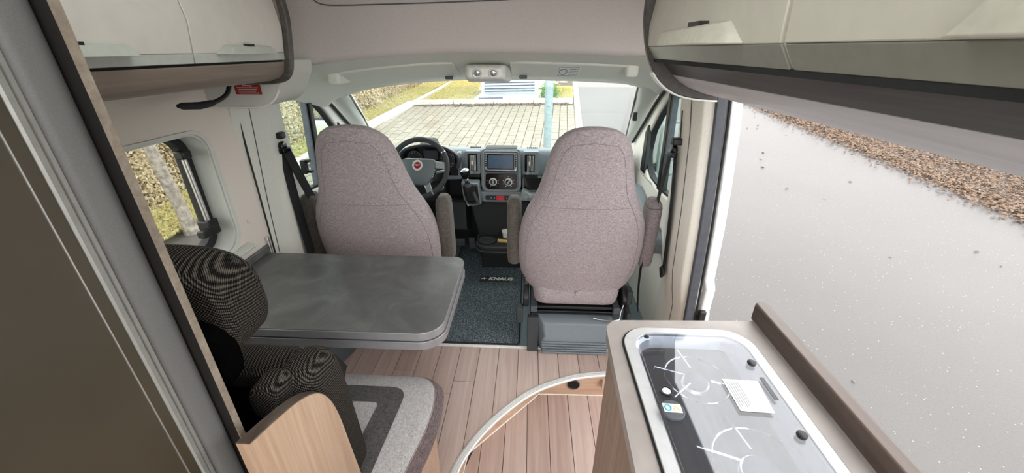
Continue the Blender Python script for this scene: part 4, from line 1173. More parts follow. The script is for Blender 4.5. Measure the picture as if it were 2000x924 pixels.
# backrest: rounded slab leaning back, its bolster at the aisle side
def slab(xa, xb, za, zb, y_of, t, r, nseg=26, expo=4.0, bulge=0.0):
    """cushion standing in the XZ plane: superellipse outline, soft front and back"""
    cx, cz, hx, hz = (xa + xb) / 2, (za + zb) / 2, (xb - xa) / 2, (zb - za) / 2
    outl = []
    for k in range(nseg * 4):
        a = 2 * math.pi * k / (nseg * 4)
        c, s = math.cos(a), math.sin(a)
        outl.append((math.copysign(abs(c) ** (2 / expo), c), math.copysign(abs(s) ** (2 / expo), s)))
    rings = []
    for kk, dd in ((0.55, 0.5), (0.80, 0.485), (0.92, 0.44), (0.985, 0.32), (1.0, 0.0), (0.985, -0.32), (0.92, -0.44), (0.80, -0.485), (0.55, -0.5)):
        ring = []
        for u, w in outl:
            x = cx + hx * (1 - (1 - kk) * r / hx * 2.2) * u
            z = cz + hz * (1 - (1 - kk) * r / hz * 2.2) * w
            ring.append((x, y_of(z) + dd * t, z))
        rings.append(ring)
    return loft(rings)
O('backrest', slab(-0.86, -0.25, 0.40, 0.868, lambda z: 0.705 - (z - 0.4) * 0.1, 0.11, 0.05, expo=6), 'tweed', BN)
O('backrest_bolster', loft([[(-0.284 + (x + 0.284) * k, cy + (y - 0.655) * k, z) for x, y in rr(-0.335, -0.233, 0.60, 0.75, 0.045)] for z, k, cy in ((0.42, 0.95, 0.665), (0.5, 1.0, 0.66), (0.7, 1.0, 0.645), (0.80, 1.0, 0.635), (0.838, 0.94, 0.632), (0.86, 0.82, 0.63), (0.872, 0.62, 0.63), (0.877, 0.3, 0.63))]), 'tweed', BN, angle=70)
O('back_shade', prism(round_poly([(-0.91, 0.42), (-0.268, 0.42), (-0.268, 0.83), (-0.91, 0.85)], [0.001, 0.001, 0.05, 0.001]), 'y', 0.545, 0.60), 'shade_black_fabric', BN, bev=0.01)  # black slab painting the shade on the backrest's rear
hr = O('headrest', slab(-0.66, -0.318, 0.945, 1.165, lambda z: 0.60 - (z - 1.0) * 0.05, 0.13, 0.05, expo=3.2), 'tweed', BN)
O('headrest_shade', slab(-0.62, -0.325, 0.91, 1.075, lambda z: 0.53, 0.06, 0.03, expo=4), 'shade_black_fabric', BN)  # black slab painting the shade low on the headrest's rear
O('backrest_lobe', slab(-0.34, -0.275, 0.81, 0.895, lambda z: 0.57, 0.07, 0.02, expo=3), 'tweed', BN)
side = [(0.40, 0.02), (0.40, 0.93)] + [(p[0], p[1]) for p in spline([(0.40, 0.93), (0.47, 0.907), (0.534, 0.88), (0.583, 0.843), (0.613, 0.79), (0.63, 0.72), (0.642, 0.60), (0.656, 0.46)], 5)] + [(0.668, 0.02)]
sp2 = O('side_panel', prism(side, 'x', -0.246, -0.222), 'wood_light', BN)
O('panel_edging', prism(sheet([(p[0], p[1]) for p in side[2:-1]], 0.002), 'x', -0.2465, -0.2235), 'rail_wood', sp2)
O('seat_belt', ribbon([(-0.30, 0.70, 0.84), (-0.285, 0.745, 0.79), (-0.278, 0.775, 0.72), (-0.30, 0.76, 0.64)], 0.03, (0.25, 1, 0), 0.003), 'belt_black', BN)

# ================================================================= CAB SEATS
SW = [(0.358, 0.21), (0.366, 0.245), (0.40, 0.268), (0.46, 0.29), (0.53, 0.302), (0.62, 0.303), (0.70, 0.298), (0.77, 0.286), (0.83, 0.265), (0.885, 0.238), (0.935, 0.215), (1.0, 0.196), (1.06, 0.182), (1.12, 0.166), (1.165, 0.146), (1.195, 0.118), (1.213, 0.085), (1.22, 0.045)]
def seat_y(z): return 0.03 - (z - 0.33) * 0.222
def seat_ring(z, w, grow=0.0, k=40):
    t = 0.175 if z < 0.85 else 0.175 - (z - 0.85) * 0.12
    if z > 1.12:
        t *= max(0.25, 1 - ((z - 1.12) / 0.12) ** 2 * 0.65)
    y0 = seat_y(z) + (0.175 - t) * 0.2
    out = []
    for j in range(k):
        a = 2 * math.pi * j / k
        c, s = math.cos(a), math.sin(a)
        ux = math.copysign(abs(c) ** (0.72 if s < 0 else 0.5), c)
        uy = math.copysign(abs(s) ** 0.8, s)
        out.append((ux * (w + grow), y0 + t / 2 + uy * (t / 2 + grow), z))
    return out
def interp(z):
    for (a, wa), (c, wc) in zip(SW[:-1], SW[1:]):
        if a <= z <= c:
            return wa + (wc - wa) * (z - a) / (c - a)
    return SW[-1][1]

def cab_seat(x, y, label, inner, arm_mats, yaw=0, detail=True):
    s = T('cab_seat', label, 'seat', (0, 0, 0), 'swivel cab seats')
    zs = [zz[0] for zz in SW]
    zs2 = sorted(set(zs + [(a + c) / 2 for a, c in zip(zs[:-1], zs[1:])]))
    br = O('backrest', loft([seat_ring(z, interp(z)) for z in zs2]), 'seat_fabric', s, angle=80)
    def back_seam(z, frac):
        pts = []
        for q in np.linspace(-frac, frac, 17):
            rg = seat_ring(z, interp(z), 0.0005, 160)
            p = min((p for p in rg if p[1] <= seat_y(z) + 0.06), key=lambda p: abs(p[0] - q * interp(z)))
            pts.append(p)
        return tube(pts, 0.0013, 5)
    O('cross_seam', back_seam(0.87, 0.8), 'seat_side_fabric', br)
    for sg in (-1, 1):
        pts = []
        for z, fx in ((0.36, 0.80), (0.46, 0.86), (0.6, 0.87), (0.74, 0.86), (0.83, 0.82), (0.90, 0.78), (0.97, 0.76), (1.05, 0.76), (1.12, 0.72), (1.155, 0.6)):
            rg = seat_ring(z, interp(z), 0.0004, 160)
            pts.append(min((p for p in rg if p[1] <= seat_y(z) + 0.05), key=lambda p: abs(p[0] - sg * fx * interp(z))))
        O('side_seam', tube(spline(pts, 3), 0.0012, 5), 'seat_side_fabric', br)
    rg = []
    for q in np.linspace(-0.6, 0.6, 11):
        g_ = seat_ring(1.155 + 0.012 * (1 - abs(q) / 0.6), interp(1.16), 0.0006, 160)
        rg.append(min((p for p in g_ if p[1] <= seat_y(1.15) + 0.05), key=lambda p: abs(p[0] - q * interp(1.155))))
    O('head_seam', tube(rg, 0.0012, 5), 'seat_side_fabric', br)
    O('seat_cushion', loft([[(p[0] * k1, p[1], z) for p in rr(-0.225, 0.225, 0.012 + e, 0.52 - e, 0.06)] for z, k1, e in ((0.285, 0.90, 0.02), (0.296, 0.96, 0.006), (0.32, 0.98, 0.0), (0.36, 1.0, 0.0), (0.40, 1.0, 0.03), (0.415, 0.95, 0.06))]), 'seat_fabric', s, angle=70)
    O('hem_flap', box(-0.009, 0.009, 0.008, 0.03, 0.352, 0.376), 'seat_fabric', s, bev=0.004)
    for sg in (-1, 1):
        wd = 0.034
        cx = sg * 0.325 if sg == inner else sg * 0.335
        a = O('armrest', loft([[(cx + px * k1, 0.10 + py * k1 + ty, z) for px, py in rr(-wd, wd, -0.06, 0.06, 0.028)] for z, k1, ty in ((0.50, 0.6, 0.0), (0.515, 0.9, 0), (0.54, 1.0, 0), (0.68, 1.02, -0.01), (0.81, 1.0, -0.02), (0.845, 0.9, -0.022), (0.862, 0.62, -0.022))]), arm_mats[0] if sg == inner else arm_mats[1], s, angle=70)
        O('armrest_piping', tube([(cx + px, 0.10 + py - 0.02, 0.83) for px, py in rr(-wd * 0.95, wd * 0.95, -0.057, 0.057, 0.026)], 0.002, 5, True), 'arm_fabric', a)
        O('armrest_pivot', lathe([(0.025, 0), (0.028, 0.006), (0.028, 0.03), (0.02, 0.034)], 18, (sg * 0.27, 0.10, 0.56), (sg, 0, 0)), 'black_plastic', s)
    O('swivel_plate', merge(box(-0.24, 0.24, 0.04, 0.50, 0.245, 0.262), box(-0.22, 0.22, 0.06, 0.48, 0.205, 0.218)), 'black_plastic', s, bev=0.004)
    O('swivel_hub', lathe([(0.15, 0.21), (0.15, 0.25)], 32, (0, 0.26, 0)), 'black_gloss', s)
    for q in (-0.235, 0.20):
        O('seat_rail', box(q, q + 0.035, 0.02, 0.52, 0.235, 0.27), 'seal_grey', s, bev=0.003)
    O('release_bar', tube([(0.10, 0.02, 0.205), (0.19, 0.0, 0.205), (0.235, 0.01, 0.21), (0.238, 0.02, 0.25), (0.25, 0.03, 0.29)], 0.004, 8), 'silver', s)
    for q in (-0.275, 0.245):
        O('side_cover', prism(round_poly([(0.05, 0.24), (0.3, 0.24), (0.3, 0.34), (0.1, 0.36), (0.04, 0.31)], 0.02), 'x', q, q + 0.03), 'black_plastic', s, bev=0.006)
    O('recliner_lever', box(0.262, 0.285, -0.02, 0.05, 0.18, 0.27), 'dash_dark', s, bev=0.008, seg=3)
    O('height_lever', box(-0.312, -0.275, 0.03, 0.09, 0.15, 0.245), 'dash_dark', s, bev=0.008, seg=3)
    O('cable_spring', tube([(-0.272 + 0.006 * math.cos(a * 1.9), 0.06 + 0.006 * math.sin(a * 1.9), 0.33 + a * 0.0045) for a in np.arange(0, 30, 0.8)], 0.0018, 5), 'black_plastic', s)
    bb = O('base_box', loft([[(-0.235, 0.03, 0.0), (0.215, 0.03, 0.0), (0.215, 0.5, 0.0), (-0.235, 0.5, 0.0)], [(-0.235, 0.045, 0.2), (0.215, 0.045, 0.2), (0.215, 0.5, 0.2), (-0.235, 0.5, 0.2)]]), 'box_plastic', s, bev=0.01)
    O('base_cover', loft([[(-0.165, -0.028, 0.0), (0.175, -0.028, 0.0), (0.20, 0.04, 0.0), (-0.19, 0.04, 0.0)], [(-0.175, -0.03, 0.075), (0.185, -0.03, 0.075), (0.21, 0.04, 0.075), (-0.20, 0.04, 0.075)], [(-0.155, -0.022, 0.105), (0.165, -0.022, 0.105), (0.212, 0.045, 0.11), (-0.205, 0.045, 0.11)], [(-0.165, -0.005, 0.18), (0.175, -0.005, 0.18), (0.215, 0.05, 0.185), (-0.21, 0.05, 0.185)], [(-0.18, 0.03, 0.2), (0.185, 0.03, 0.2), (0.21, 0.06, 0.2), (-0.205, 0.06, 0.2)]]), 'seat_base_plastic', bb, bev=0.006)
    for k in range(5):
        O('louvre', box(-0.168 - 0.001 * k, 0.178 + 0.001 * k, -0.0385, -0.026, 0.008 + 0.0165 * k, 0.0175 + 0.0165 * k), 'seat_base_plastic', bb, bev=0.002)
    O('base_side', prism([(-0.02, 0.0), (0.04, 0.0), (0.05, 0.2), (0.02, 0.2)], 'x', -0.25, -0.19), 'dash_dark', bb, bev=0.004)
    s.location = (x, y, 0)
    s.rotation_euler = (0, 0, R(yaw))
    return s
cab_seat(0.468, 1.69, 'light mauve-grey fabric passenger seat with fully visible grey base box', -1, ('arm_fabric', 'seat_side_fabric'))
cab_seat(-0.525, 1.69, 'light mauve-grey fabric driver seat behind the steering wheel', 1, ('arm_fabric', 'arm_fabric'))

# ================================================================= SEAT BELTS
def belt(label, slot, pts1, pts2, knob, loop, wd, plates=()):
    t = T('seat_belt', label, 'seat belt', (knob[0], knob[1], knob[2] - 0.6))
    O('height_slot', tube(slot, 0.0025, 6), 'rubber', t)
    O('adjuster', merge(box(knob[0] - 0.02, knob[0] + 0.02, knob[1] - 0.018, knob[1] + 0.018, knob[2] - 0.014, knob[2] + 0.014)), 'black_plastic', t, bev=0.006)
    O('guide_loop', merge(lathe([(0.012, -0.012), (0.022, -0.008), (0.022, 0.008), (0.012, 0.012)], 18, loop, (1, 0, 0)), box(loop[0] - 0.012, loop[0] + 0.012, loop[1] - 0.02, loop[1] + 0.035, loop[2] - 0.03, loop[2] - 0.008)), 'black_gloss', t, bev=0.003)
    O('webbing', ribbon(spline(pts1, 4), 0.046, wd, 0.0025), 'belt_black', t)
    O('webbing', ribbon(spline(pts2, 4), 0.046, (wd[0], wd[1], wd[2] + 0.15), 0.0025), 'belt_black', t)
    for nm, g, mt in plates:
        O(nm, g, mt, t, bev=0.003)
    return t
belt('black three-point seat belt on the left pillar behind the driver seat',
     [(-0.868, 1.655, 1.27), (-0.875, 1.652, 1.18)],
     [(-0.868, 1.66, 1.10), (-0.872, 1.665, 0.95), (-0.876, 1.68, 0.75), (-0.872, 1.69, 0.55), (-0.87, 1.70, 0.3)],
     [(-0.862, 1.675, 1.095), (-0.848, 1.715, 0.95), (-0.835, 1.76, 0.80), (-0.83, 1.78, 0.70), (-0.815, 1.79, 0.55), (-0.80, 1.80, 0.35)],
     (-0.862, 1.652, 1.165), (-0.858, 1.652, 1.118), (0.25, 1, 0),
     [('tongue', box(-0.85, -0.81, 1.755, 1.77, 0.70, 0.735), 'silver')])
belt('black three-point seat belt on the right pillar behind the passenger seat',
     [(0.808, 1.63, 1.28), (0.82, 1.63, 1.17)],
     [(0.815, 1.645, 1.12), (0.828, 1.645, 1.0), (0.843, 1.64, 0.8), (0.850, 1.635, 0.65), (0.853, 1.63, 0.56)],
     [(0.812, 1.68, 1.12), (0.812, 1.72, 0.98), (0.812, 1.76, 0.80), (0.81, 1.775, 0.72), (0.79, 1.76, 0.6), (0.785, 1.74, 0.42), (0.80, 1.74, 0.25)],
     (0.808, 1.632, 1.16), (0.808, 1.645, 1.122), (0.25, -1, 0) if False else (0.1, 1, 0),
     [('tongue', box(0.78, 0.815, 1.765, 1.78, 0.70, 0.735), 'silver'), ('anchor', prism([(1.60, 0.555), (1.63, 0.585), (1.66, 0.555), (1.63, 0.515)], 'x', 0.842, 0.856), 'black_plastic')])
tag(O('belt_buckle', merge(box(0.735, 0.765, 1.73, 1.80, 0.28, 0.36), box(0.742, 0.758, 1.74, 1.79, 0.1, 0.28)), 'dash_dark', None, 0.008, 3), 'dark grey buckle stalk beside the passenger seat base', 'buckle')

# ================================================================= DASHBOARD
DB = T('dashboard', 'grey-blue dashboard with centre screen, round heater knobs and air vents', 'dashboard', (0, 2.7, 0.4))
O('upper_body', prism([(3.06, 0.765), (2.66, 0.895), (2.60, 0.903), (2.565, 0.897), (2.548, 0.87), (2.555, 0.74), (2.575, 0.71), (2.75, 0.69), (3.06, 0.62)], 'x', -0.93, 0.88), 'dash_grey', DB, bev=0.012, seg=3)
O('lower_body', prism([(2.62, 0.71), (2.60, 0.52), (2.68, 0.42), (2.94, 0.36), (2.94, 0.71)], 'x', -0.93, -0.37), 'black_soft', DB, bev=0.01)
O('glove_box', prism([(2.60, 0.71), (2.57, 0.52), (2.64, 0.40), (2.94, 0.36), (2.94, 0.71)], 'x', 0.26, 0.88), 'black_soft', DB, bev=0.01)
O('cavity', merge(box(-0.37, -0.235, 2.72, 2.74, 0.50, 0.72), box(-0.37, -0.235, 2.62, 2.74, 0.515, 0.525)), 'black_soft', DB)
O('cavity_lip', box(-0.372, -0.236, 2.56, 2.585, 0.516, 0.527), 'dash_dark', DB, bev=0.003)
O('knee_panel', prism([(2.585, 0.515), (2.60, 0.30), (2.80, 0.2), (2.9, 0.5)], 'x', -0.372, -0.236), 'dash_dark', DB, bev=0.006)
O('demist_slot', merge(*[box(x, x + 0.009, 2.60, 2.625, 0.898, 0.9065) for x in [-0.187 + 0.0125 * k for k in range(6)] + [0.192 + 0.0125 * k for k in range(6)]]), 'black_soft', DB)
O('top_seam', box(-0.9, 0.86, 2.70, 2.704, 0.878, 0.8845), 'dash_dark', DB)
# left sweep of grey lining beside the wheel
O('side_sweep', prism(round_poly([(-0.235, 0.895), (-0.33, 0.87), (-0.38, 0.79), (-0.37, 0.705), (-0.235, 0.71)], 0.02), 'y', 2.51, 2.58), 'dash_grey', DB, bev=0.012, seg=3)
# centre stack
cst = O('centre_stack', plate(round_poly([(-0.102, 0.918), (0.152, 0.918), (0.158, 0.66), (0.135, 0.628), (-0.085, 0.628), (-0.108, 0.66)], [0.03, 0.03, 0.03, 0.03, 0.03, 0.03], 6), [], 'y', 2.508, 2.56), 'dash_grey', DB, bev=0.008, seg=3)
O('stack_outline', tube([(p[0], 2.506, p[1]) for p in round_poly([(-0.088, 0.905), (0.139, 0.905), (0.144, 0.665), (0.128, 0.642), (-0.076, 0.642), (-0.094, 0.665)], 0.022, 6)], 0.0035, 6, True), 'dash_light', cst)
O('stack_lid', box(-0.078, 0.128, 2.515, 2.60, 0.905, 0.924), 'dash_dark', cst, bev=0.008, seg=3)
rd = T('car_radio', 'double-height car radio with blank blue-grey screen in the dashboard', 'radio', (0.025, 2.5, 0.77))
O('bezel', prism(rr(-0.082, 0.132, 0.767, 0.897, 0.006), 'y', 2.494, 2.51), 'black_plastic', rd, bev=0.003)
O('faceplate', prism(rr(-0.080, 0.130, 0.782, 0.895, 0.005), 'y', 2.4915, 2.495), 'dash_light', rd)
O('screen_surround', prism(rr(-0.064, 0.112, 0.787, 0.889, 0.003), 'y', 2.489, 2.492), 'black_gloss', rd)
O('screen', prism(rr(-0.056, 0.104, 0.796, 0.881, 0.002), 'y', 2.4878, 2.4892), 'screen_off', rd)
for sx in (-0.0725, 0.1205):
    for k in range(6):
        O('button', box(sx - 0.005, sx + 0.005, 2.489, 2.492, 0.806 + 0.0145 * k, 0.816 + 0.0145 * k), 'black_plastic', rd, bev=0.001)
    O('knob', lathe([(0.0085, 0), (0.0085, 0.010), (0.007, 0.012), (0, 0.0122)], 18, (sx, 2.492, 0.786), (0, -1, 0)), 'chrome', rd)
O('chrome_strip', box(-0.064, 0.112, 2.4895, 2.493, 0.779, 0.782), 'chrome', rd)
# heater panel
hp = O('heater_panel', plate(round_poly([(-0.076, 0.757), (0.127, 0.757), (0.130, 0.668), (0.116, 0.65), (-0.064, 0.65), (-0.08, 0.668)], 0.012, 4), [], 'y', 2.495, 2.51), 'black_gloss', DB, bev=0.003)
for x, a0 in ((-0.028, 90), (0.074, 55)):
    k_ = O('dial', lathe([(0.026, 0), (0.0265, 0.006), (0.021, 0.010), (0.019, 0.008), (0, 0.008)], 32, (x, 2.495, 0.703), (0, -1, 0)), 'ring_light', hp)
    O('dial_face', lathe([(0.019, 0.0082), (0.018, 0.0095), (0, 0.0096)], 28, (x, 2.495, 0.703), (0, -1, 0)), 'black_plastic', hp)
    m4 = Matrix.Translation((x, 2.4835, 0.703)) @ Matrix.Rotation(R(90 - a0), 4, 'Y')
    O('dial_grip', xf(box(-0.006, 0.006, -0.008, 0.002, -0.019, 0.018), m4), 'dash_light', hp, bev=0.003)
    O('dial_marks', merge(*[xf(box(-0.0018, 0.0018, -0.0015, 0.0, 0.034, 0.038), Matrix.Translation((x, 2.4948, 0.703)) @ Matrix.Rotation(R(q), 4, 'Y')) for q in range(-150, 151, 37) if abs(q) > 60 or x > 0]), 'white_paper', hp)
O('button', prism(rr(0.011, 0.034, 0.727, 0.75, 0.003), 'y', 2.491, 2.496), 'dash_dark', hp, bev=0.001)
# switch row
sr = O('switch_row', loft([[(p[0], 2.50, p[1]) for p in round_poly([(-0.118, 0.628), (0.17, 0.628), (0.155, 0.558), (-0.10, 0.558)], 0.012, 4)], [(p[0], 2.56, p[1]) for p in round_poly([(-0.12, 0.635), (0.172, 0.635), (0.158, 0.55), (-0.105, 0.55)], 0.012, 4)]]), 'dash_grey', DB, bev=0.004)
O('switch_bed', prism(rr(-0.084, 0.122, 0.572, 0.605, 0.012), 'y', 2.497, 2.502), 'dash_dark', sr)
O('hazard_button', prism(rr(-0.009, 0.046, 0.5735, 0.6035, 0.003), 'y', 2.491, 2.498), 'red_button', sr, bev=0.002)
O('hazard_triangle', tube([(0.011, 2.4905, 0.582), (0.026, 2.4905, 0.582), (0.0185, 2.4905, 0.595)], 0.0012, 5, True), 'white_paper', sr)
for x in (-0.066, -0.044, -0.021, 0.062, 0.083, 0.105):
    O('switch', prism(rr(x - 0.0095, x + 0.0095, 0.577, 0.600, 0.002), 'y', 2.4945, 2.498), 'black_plastic', sr)
    if x != -0.066:
        O('switch_lamp', lathe([(0.0028, 0), (0, 0.001)], 10, (x, 2.4944, 0.589), (0, -1, 0)), 'white_paper', sr)
# vents
def vent(x0, x1, h0, h1, label):
    hs = O('vent_housing', plate(rr(h0, h1, 0.748, 0.9, 0.012), [], 'y', 2.515, 2.56), 'dash_grey', DB, bev=0.005)
    O('vent_frame', prism(rr(x0 - 0.006, x1 + 0.006, 0.768, 0.882, 0.005), 'y', 2.511, 2.517), 'black_gloss', hs)
    n_ = 6
    for k in range(n_):
        x = x0 + (x1 - x0) * (k + 0.5) / n_
        O('vent_slat', box(x - 0.0014, x + 0.0014, 2.499, 2.512, 0.776, 0.874), 'ring_light' if k else 'black_plastic', hs)
    O('vent_tab', box((x0 + x1) / 2 - 0.007, (x0 + x1) / 2 + 0.003, 2.495, 2.505, 0.813, 0.838), 'white_plastic', hs, bev=0.002)
    O('vent_wheel', merge(lathe([(0.012, 0), (0.012, 0.004), (0, 0.005)], 16, ((x0 + x1) / 2 - 0.012, 2.514, 0.76), (0, -1, 0)), box((x0 + x1) / 2 + 0.012, (x0 + x1) / 2 + 0.03, 2.511, 2.516, 0.757, 0.763)), 'dash_light', hs)
    O('vent_under', box(h0 + 0.006, h1 - 0.004, 2.52, 2.56, 0.722, 0.75), 'black_soft', DB, bev=0.004)
vent(-0.188, -0.138, -0.212, -0.112, '')
vent(0.186, 0.238, 0.168, 0.272, '')
O('pocket', box(0.178, 0.30, 2.548, 2.556, 0.63, 0.715), 'black_gloss', DB)
O('pocket_rim', tube([(p[0], 2.547, p[1]) for p in rr(0.17, 0.31, 0.625, 0.722, 0.01)], 0.004, 6, True), 'dash_grey', DB)
O('cup_ledge', prism(round_poly([(0.15, 0.575), (0.165, 0.65), (0.19, 0.64), (0.215, 0.618), (0.30, 0.615), (0.30, 0.57)], 0.006), 'y', 2.49, 2.56), 'dash_light', DB, bev=0.004)
for x in (0.185, 0.222):
    O('socket', lathe([(0.014, 0), (0.0145, 0.005), (0.011, 0.008), (0.0, 0.008)], 18, (x, 2.489, 0.598), (0, -1, 0)), 'dash_light', DB)
# gear console
gc = O('gear_console', loft([[(-0.238, 2.515, 0.715), (-0.118, 2.515, 0.715), (-0.105, 2.515, 0.555), (-0.20, 2.515, 0.54), (-0.225, 2.515, 0.60)], [(-0.236, 2.45, 0.705), (-0.12, 2.46, 0.705), (-0.108, 2.44, 0.56), (-0.195, 2.43, 0.545), (-0.222, 2.435, 0.60)]]), 'dash_grey', DB, bev=0.008, seg=3)
O('gear_rim', tube([(-0.229, 2.449, 0.70), (-0.126, 2.457, 0.70), (-0.114, 2.438, 0.566), (-0.19, 2.430, 0.553), (-0.217, 2.434, 0.605)], 0.004, 6, True), 'silver', DB)
# lower console with tray
O('lower_console', loft([[(-0.205, 2.545, 0.56), (0.27, 2.545, 0.56), (0.27, 2.9, 0.56), (-0.205, 2.9, 0.56)], [(-0.185, 2.52, 0.50), (0.25, 2.52, 0.50), (0.25, 2.9, 0.5), (-0.185, 2.9, 0.5)], [(-0.14, 2.55, 0.26), (0.22, 2.55, 0.26), (0.22, 2.9, 0.26), (-0.14, 2.9, 0.26)], [(-0.13, 2.56, 0.0), (0.2, 2.56, 0.0), (0.2, 2.9, 0.0), (-0.13, 2.9, 0.0)]]), 'black_soft', DB, bev=0.012, seg=3)
ty = O('tray', prism(round_poly([(-0.155, 2.57), (-0.150, 2.40), (-0.10, 2.345), (0.16, 2.345), (0.21, 2.40), (0.215, 2.57)], [0.01, 0.04, 0.05, 0.05, 0.04, 0.01], 5), 'z', 0.235, 0.285), 'black_soft', DB, bev=0.008, seg=3)
O('tray_rim', tube([(p[0], p[1], 0.286) for p in round_poly([(-0.148, 2.555), (-0.143, 2.405), (-0.095, 2.352), (0.155, 2.352), (0.203, 2.405), (0.208, 2.555)], [0.01, 0.04, 0.05, 0.05, 0.04, 0.01], 5)], 0.005, 6, True), 'dash_dark', ty)
O('cup_ring', lathe([(0.055, 0), (0.06, 0.006), (0.05, 0.007), (0.046, -0.005), (0.0, -0.006)], 32, (-0.075, 2.45, 0.287)), 'dash_dark', ty)
O('tray_rib', tube([(p[0], p[1], 0.255) for p in round_poly([(-0.157, 2.56), (-0.152, 2.398), (-0.10, 2.342), (0.162, 2.342), (0.212, 2.398)], [0.01, 0.04, 0.05, 0.05, 0.01], 5)], 0.003, 6), 'seal_grey', ty)
O('pedal', merge(box(-0.36, -0.28, 2.72, 2.745, 0.10, 0.16), box(-0.25, -0.20, 2.72, 2.745, 0.08, 0.17)), 'seal_grey', DB, bev=0.006)
tag(O('wooden_peg', prism(round_poly([(0.0, 2.425), (0.09, 2.418), (0.092, 2.44), (0.0, 2.452)], 0.004), 'z', 0.287, 0.303), 'yellow_wood', None, 0.003), 'small yellow wooden block lying in the console tray', 'block')
wc = T('paper_cup', 'white paper cup standing in the console tray beside the passenger armrest', 'cup', (0.055, 2.51, 0.286))
O('cup_body', lathe([(0.022, 0), (0.03, 0.05), (0.031, 0.052), (0.028, 0.05), (0.02, 0.004), (0, 0.004)], 24, (0.055, 2.51, 0.287)), 'white_plastic', wc)
O('cup_rim', tube([(0.055 + 0.03 * math.cos(a), 2.51 + 0.03 * math.sin(a), 0.338) for a in np.linspace(0, 2 * math.pi, 22, endpoint=False)], 0.002, 6, True), 'white_paper', wc)

# gear lever
GL = T('gear_lever', 'black gear lever with silver topped knob and leather boot', 'gear lever', (-0.15, 2.43, 0.6))
ax_ = Vector((-0.2, 2.415, 0.81)) - Vector((-0.155, 2.45, 0.62))
O('boot', loft([[(-0.172 + q * (p[0] + 0.172) + off_[0], 2.437 + off_[1], 0.625 + q * (p[1] - 0.625) + off_[2]) for p in round_poly([(-0.226, 0.695), (-0.128, 0.695), (-0.118, 0.57), (-0.19, 0.557), (-0.213, 0.61)], 0.015, 4)] for q, off_ in ((1.0, (0, 0, 0)), (0.93, (0, -0.012, 0.003)), (0.85, (-0.002, -0.012, 0.01)), (0.72, (0.0, -0.03, 0.02)), (0.62, (-0.006, -0.03, 0.035)), (0.42, (-0.008, -0.045, 0.055)), (0.33, (-0.012, -0.042, 0.08)), (0.2, (-0.016, -0.045, 0.10)), (0.16, (-0.018, -0.04, 0.12)))]), 'black_plastic', GL)
O('boot_fold', tube(spline([(-0.15, 2.405, 0.66), (-0.128, 2.41, 0.60), (-0.125, 2.42, 0.575)], 5), [0.01] * 10 + [0.008], 8), 'seal_grey', GL)
O('collar', lathe([(0.014, 0), (0.017, 0.008), (0.013, 0.018)], 18, (-0.19, 2.40, 0.742), (-0.08, -0.35, 1)), 'chrome', GL)
O('knob', lathe([(0.015, 0), (0.021, 0.008), (0.03, 0.032), (0.032, 0.046), (0.028, 0.062), (0.014, 0.070), (0.0, 0.071)], 24, (-0.192, 2.398, 0.755), (-0.08, -0.35, 1)), 'black_gloss', GL)
O('knob_cap', lathe([(0.0275, 0.0625), (0.021, 0.0675), (0.0, 0.0728)], 24, (-0.192, 2.3975, 0.755), (-0.08, -0.35, 1)), 'silver', GL)
GLP = O('shift_pattern', merge(*[tube([(-0.1975 + x, 2.388, 0.8285), (-0.1975 + x, 2.397, 0.8285)], 0.0012, 5) for x in (-0.007, 0, 0.007)] + [tube([(-0.2045, 2.3925, 0.8285), (-0.1905, 2.3925, 0.8285)], 0.0012, 5)]), 'black_plastic', GL)
O('reverse_ring', lathe([(0.02, 0), (0.024, 0.006), (0.02, 0.016), (0.012, 0.018)], 18, (-0.182, 2.402, 0.70), (-0.08, -0.35, 1)), 'seal_grey', GL)

# instrument cluster
IC = T('instrument_cluster', 'black instrument cluster with two ringed gauges behind the steering wheel', 'gauges', (-0.44, 2.5, 0.85))
arch_o = spline([(-0.632, 0.83), (-0.628, 0.885), (-0.585, 0.93), (-0.50, 0.955), (-0.40, 0.957), (-0.32, 0.94), (-0.255, 0.90), (-0.235, 0.86), (-0.245, 0.80)], 5)
arch_i = [(-0.435 + (p[0] + 0.435) * 0.92, 0.85 + (p[1] - 0.85) * 0.86) for p in arch_o]
def band(po, pi, y0, y1):
    k = len(po)
    dn = lambda p: 0.80 + (p[1] - 0.80) * 0.55
    v = [(p[0], y0, p[1]) for p in po] + [(p[0], y0, p[1]) for p in pi] + [(p[0], y1, dn(p)) for p in po] + [(p[0], y1, dn(p)) for p in pi]
    f = []
    for i in range(k - 1):
        f += [(i, i + 1, k + i + 1, k + i), (2 * k + i, 2 * k + i + 1, i + 1, i), (k + i, k + i + 1, 3 * k + i + 1, 3 * k + i), (3 * k + i, 3 * k + i + 1, 2 * k + i + 1, 2 * k + i)]
    f += [(0, k, 3 * k, 2 * k), (k - 1, 3 * k - 1, 4 * k - 1, 2 * k - 1)]
    return v, f
O('hood', band([(p[0], p[1]) for p in arch_o], arch_i, 2.44, 2.66), 'dash_dark', IC, bev=0.006, seg=3)
O('dial_panel', prism(arch_i + [(-0.26, 0.74), (-0.61, 0.74)], 'y', 2.50, 2.52), 'black_gloss', IC)
for x, z in ((-0.535, 0.852), (-0.325, 0.848)):
    O('gauge_ring', tube([(x + 0.05 * math.cos(a), 2.494, z + 0.05 * math.sin(a)) for a in np.linspace(0, 2 * math.pi, 32, endpoint=False)], 0.0022, 6, True), 'chrome', IC)
    O('gauge_face', lathe([(0.048, 0), (0.046, 0.002), (0, 0.002)], 28, (x, 2.499, z), (0, -1, 0)), 'black_plastic', IC)
    O('gauge_ticks', merge(*[xf(box(-0.001, 0.001, -0.001, 0, 0.036, 0.042), Matrix.Translation((x, 2.4965, z)) @ Matrix.Rotation(R(q), 4, 'Y')) for q in range(-130, 131, 26)]), 'white_paper', IC)
